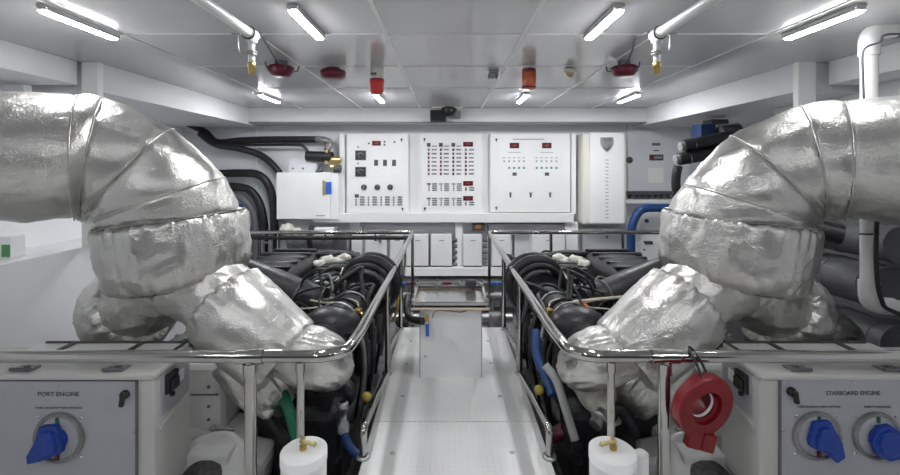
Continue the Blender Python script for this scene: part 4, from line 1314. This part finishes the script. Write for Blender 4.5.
# aft end of the walkway
t = thing('bilge_manifold', 'pipe manifold with blue and red valves behind the white pedestal', 'manifold', P(450, 340, 6.0))
MB().tube([P(395, 296, 6.0), P(510, 296, 6.0)], .06, 16).build('header', 'castgrey', t)
MB().tube([P(393, 318, 5.8), P(512, 318, 5.8)], .07, 16).torus(P(412, 318, 5.8), (1, 0, 0), .075, .02).torus(P(490, 318, 5.8), (1, 0, 0), .075, .02).build('suction_pipe', 'dullsteel', t)
MB().box(P(402, 330, 5.6), (.16, .2, .3), .03).build('strainer', 'engine', t)
MB().lathe([(.08, 0), (.08, .3), (.06, .33), (.001, .33)], P(496, 338, 5.6), seg=20).build('strainer', 'castgrey', t)
for px, mm in ((402, 'bluelabel'), (411, 'redpaint'), (447, 'redpaint'), (492, 'bluelabel'), (502, 'bluelabel')):
    c = P(px, 296, 6.0)
    v = MB().cyl(c, c + Vector((0, 0, .16)), .035, seg=12).cyl(c, c + Vector((0, 0, -.5)), .03, seg=12).build('valve', 'dullsteel', t)
    MB().box(c + Vector((0, -.02, .18)), (.13, .04, .035), .008).build('handle', mm, v)

# ------------------------------------------------------------------ right rear: hoses and blue box
Yh = 5.0
for i, (a, b2, r_, s_) in enumerate((((679, 159), (770, 146), .075, 'lower of the pair pointing at the grey cabinet'), ((684, 146), (770, 132), .075, 'upper of the pair pointing at the grey cabinet'))):
    t = thing('rubber_hose', 'thick black hose, ' + s_, 'hose', P(720, 160, Yh), 'thick black hoses at the right rear')
    MB().tube(spline([P(*a, Yh), P((a[0] + b2[0]) / 2, (a[1] + b2[1]) / 2 - 1, Yh - .05), P(*b2, Yh - .3)], 8), r_, 20).build('hose_body', 'black', t)
    MB().torus(P(a[0] + 9, a[1] - 1, Yh), P(*b2, Yh) - P(*a, Yh), r_ + .002, .007, 24, 8).build('hose_clamp', 'chrome', t)
    MB().cyl(P(a[0] - 4, a[1] + .5, Yh), P(a[0] + 1, a[1], Yh), r_ * .7).build('end_fitting', 'castgrey', t)
cable('hose', [(678, 166, 5.05), (676, 178, 5.05), (677, 192, 5.05), (684, 205, 5.05)], .05, 'black', 'short black hose dropping beside the right foil elbow', 'hose', grp='thick black hoses at the right rear')
t = thing('blue_actuator', 'blue box with black motor hanging under the right soffit', 'actuator', P(712, 140, 5.3))
pbox(MB(), 701, 124, 716, 142, 5.3, 5.5, .01).build('box', 'navy', t)
MB().tube([P(720, 134, 5.3), P(738, 131, 5.3)], .1, 18).build('motor', 'ink', t)
pbox(MB(), 712, 119, 729, 124, 5.3, 5.5, .01).build('bracket', 'ink', t)
pbox(MB(), 694, 138, 718, 144, 5.28, 5.5, .01).build('base', 'ink', t)
# dark ducts along the right hull
for i, (X, Z, r_, s_) in enumerate(((3.12, 1.12, .13, 'upper of three'), (3.10, .80, .16, 'middle of three'), (3.15, .42, .13, 'lowest of three'))):
    t = thing('dark_duct', 'dark grey lagged duct along the right hull, ' + s_, 'duct', (X, 3.8, Z - r_), 'dark ducts on the right hull')
    MB().tube([(X, 2.95 if i == 0 else 3.0, Z), (X, 3.52, Z)], r_, 24).build('duct_body', 'hull', t)
    for y in (3.1, 3.4):
        MB().torus((X, y, Z), (0, 1, 0), r_, .006, 28, 8).build('band', 'inkgrey', t)
t = thing('hull_pipe', 'dark grey pipe running along the right hull with pale clamp', 'pipe', (3.35, 3.1, .9))
MB().tube([P(800, 224, 3.5), P(905, 250, 3.05)], .08, 20).build('pipe_body', 'black', t)
MB().torus(P(884, 245, 3.12), P(905, 250, 3.05) - P(800, 224, 3.5), .084, .012, 24, 8).build('pipe_clamp', 'dullsteel', t)

# box on the left ledge
t = thing('small_carton', 'small white carton with green label on the left ledge', 'carton', (-3.27, 3.2, .986))
MB().box2((-3.36, 3.14, .987), (-3.19, 3.26, 1.15), .006).build('carton', 'white', t)
MB().box2((-3.25, 3.136, 1.0), (-3.19, 3.141, 1.09)).build('label', 'greenlab', t)
t = thing('conduit_box', 'grey junction box above the left foil pipe', 'box', P(12, 88, 3.4))
pbox(MB(), 2, 84, 24, 92, 3.38, 3.45, .008).build('box', 'wallgrey', t)
MB().tube(spline([P(2, 86, 3.42), P(-8, 83, 3.42), P(-20, 82, 3.42)], 6), .01, 8).build('cable', 'ink', t)

# ------------------------------------------------------------------ world, camera, view
wd = bpy.data.worlds.new('World')
wd.use_nodes = True
wd.node_tree.nodes['Background'].inputs[0].default_value = (.8, .85, .9, 1)
wd.node_tree.nodes['Background'].inputs[1].default_value = .02
sc.world = wd
cam = bpy.data.cameras.new('camera')
cam.sensor_fit = 'HORIZONTAL'
cam.sensor_width = 36
cam.lens = 36 * F / 900
cam.shift_x = (450 - VX) / 900
cam.shift_y = -(237.5 - VY) / 900
cam.clip_start = .02
co = bpy.data.objects.new('camera', cam)
co.location = (0, 0, CH)
co.rotation_euler = (PI / 2, 0, 0)
C.objects.link(co)
sc.camera = co
sc.view_settings.view_transform = 'Standard'
sc.view_settings.look = 'None'
sc.view_settings.gamma = 1
sc.view_settings.use_curve_mapping = False
sc.view_settings.exposure = 0.72
sc.cycles.max_bounces = 10
sc.cycles.diffuse_bounces = 6
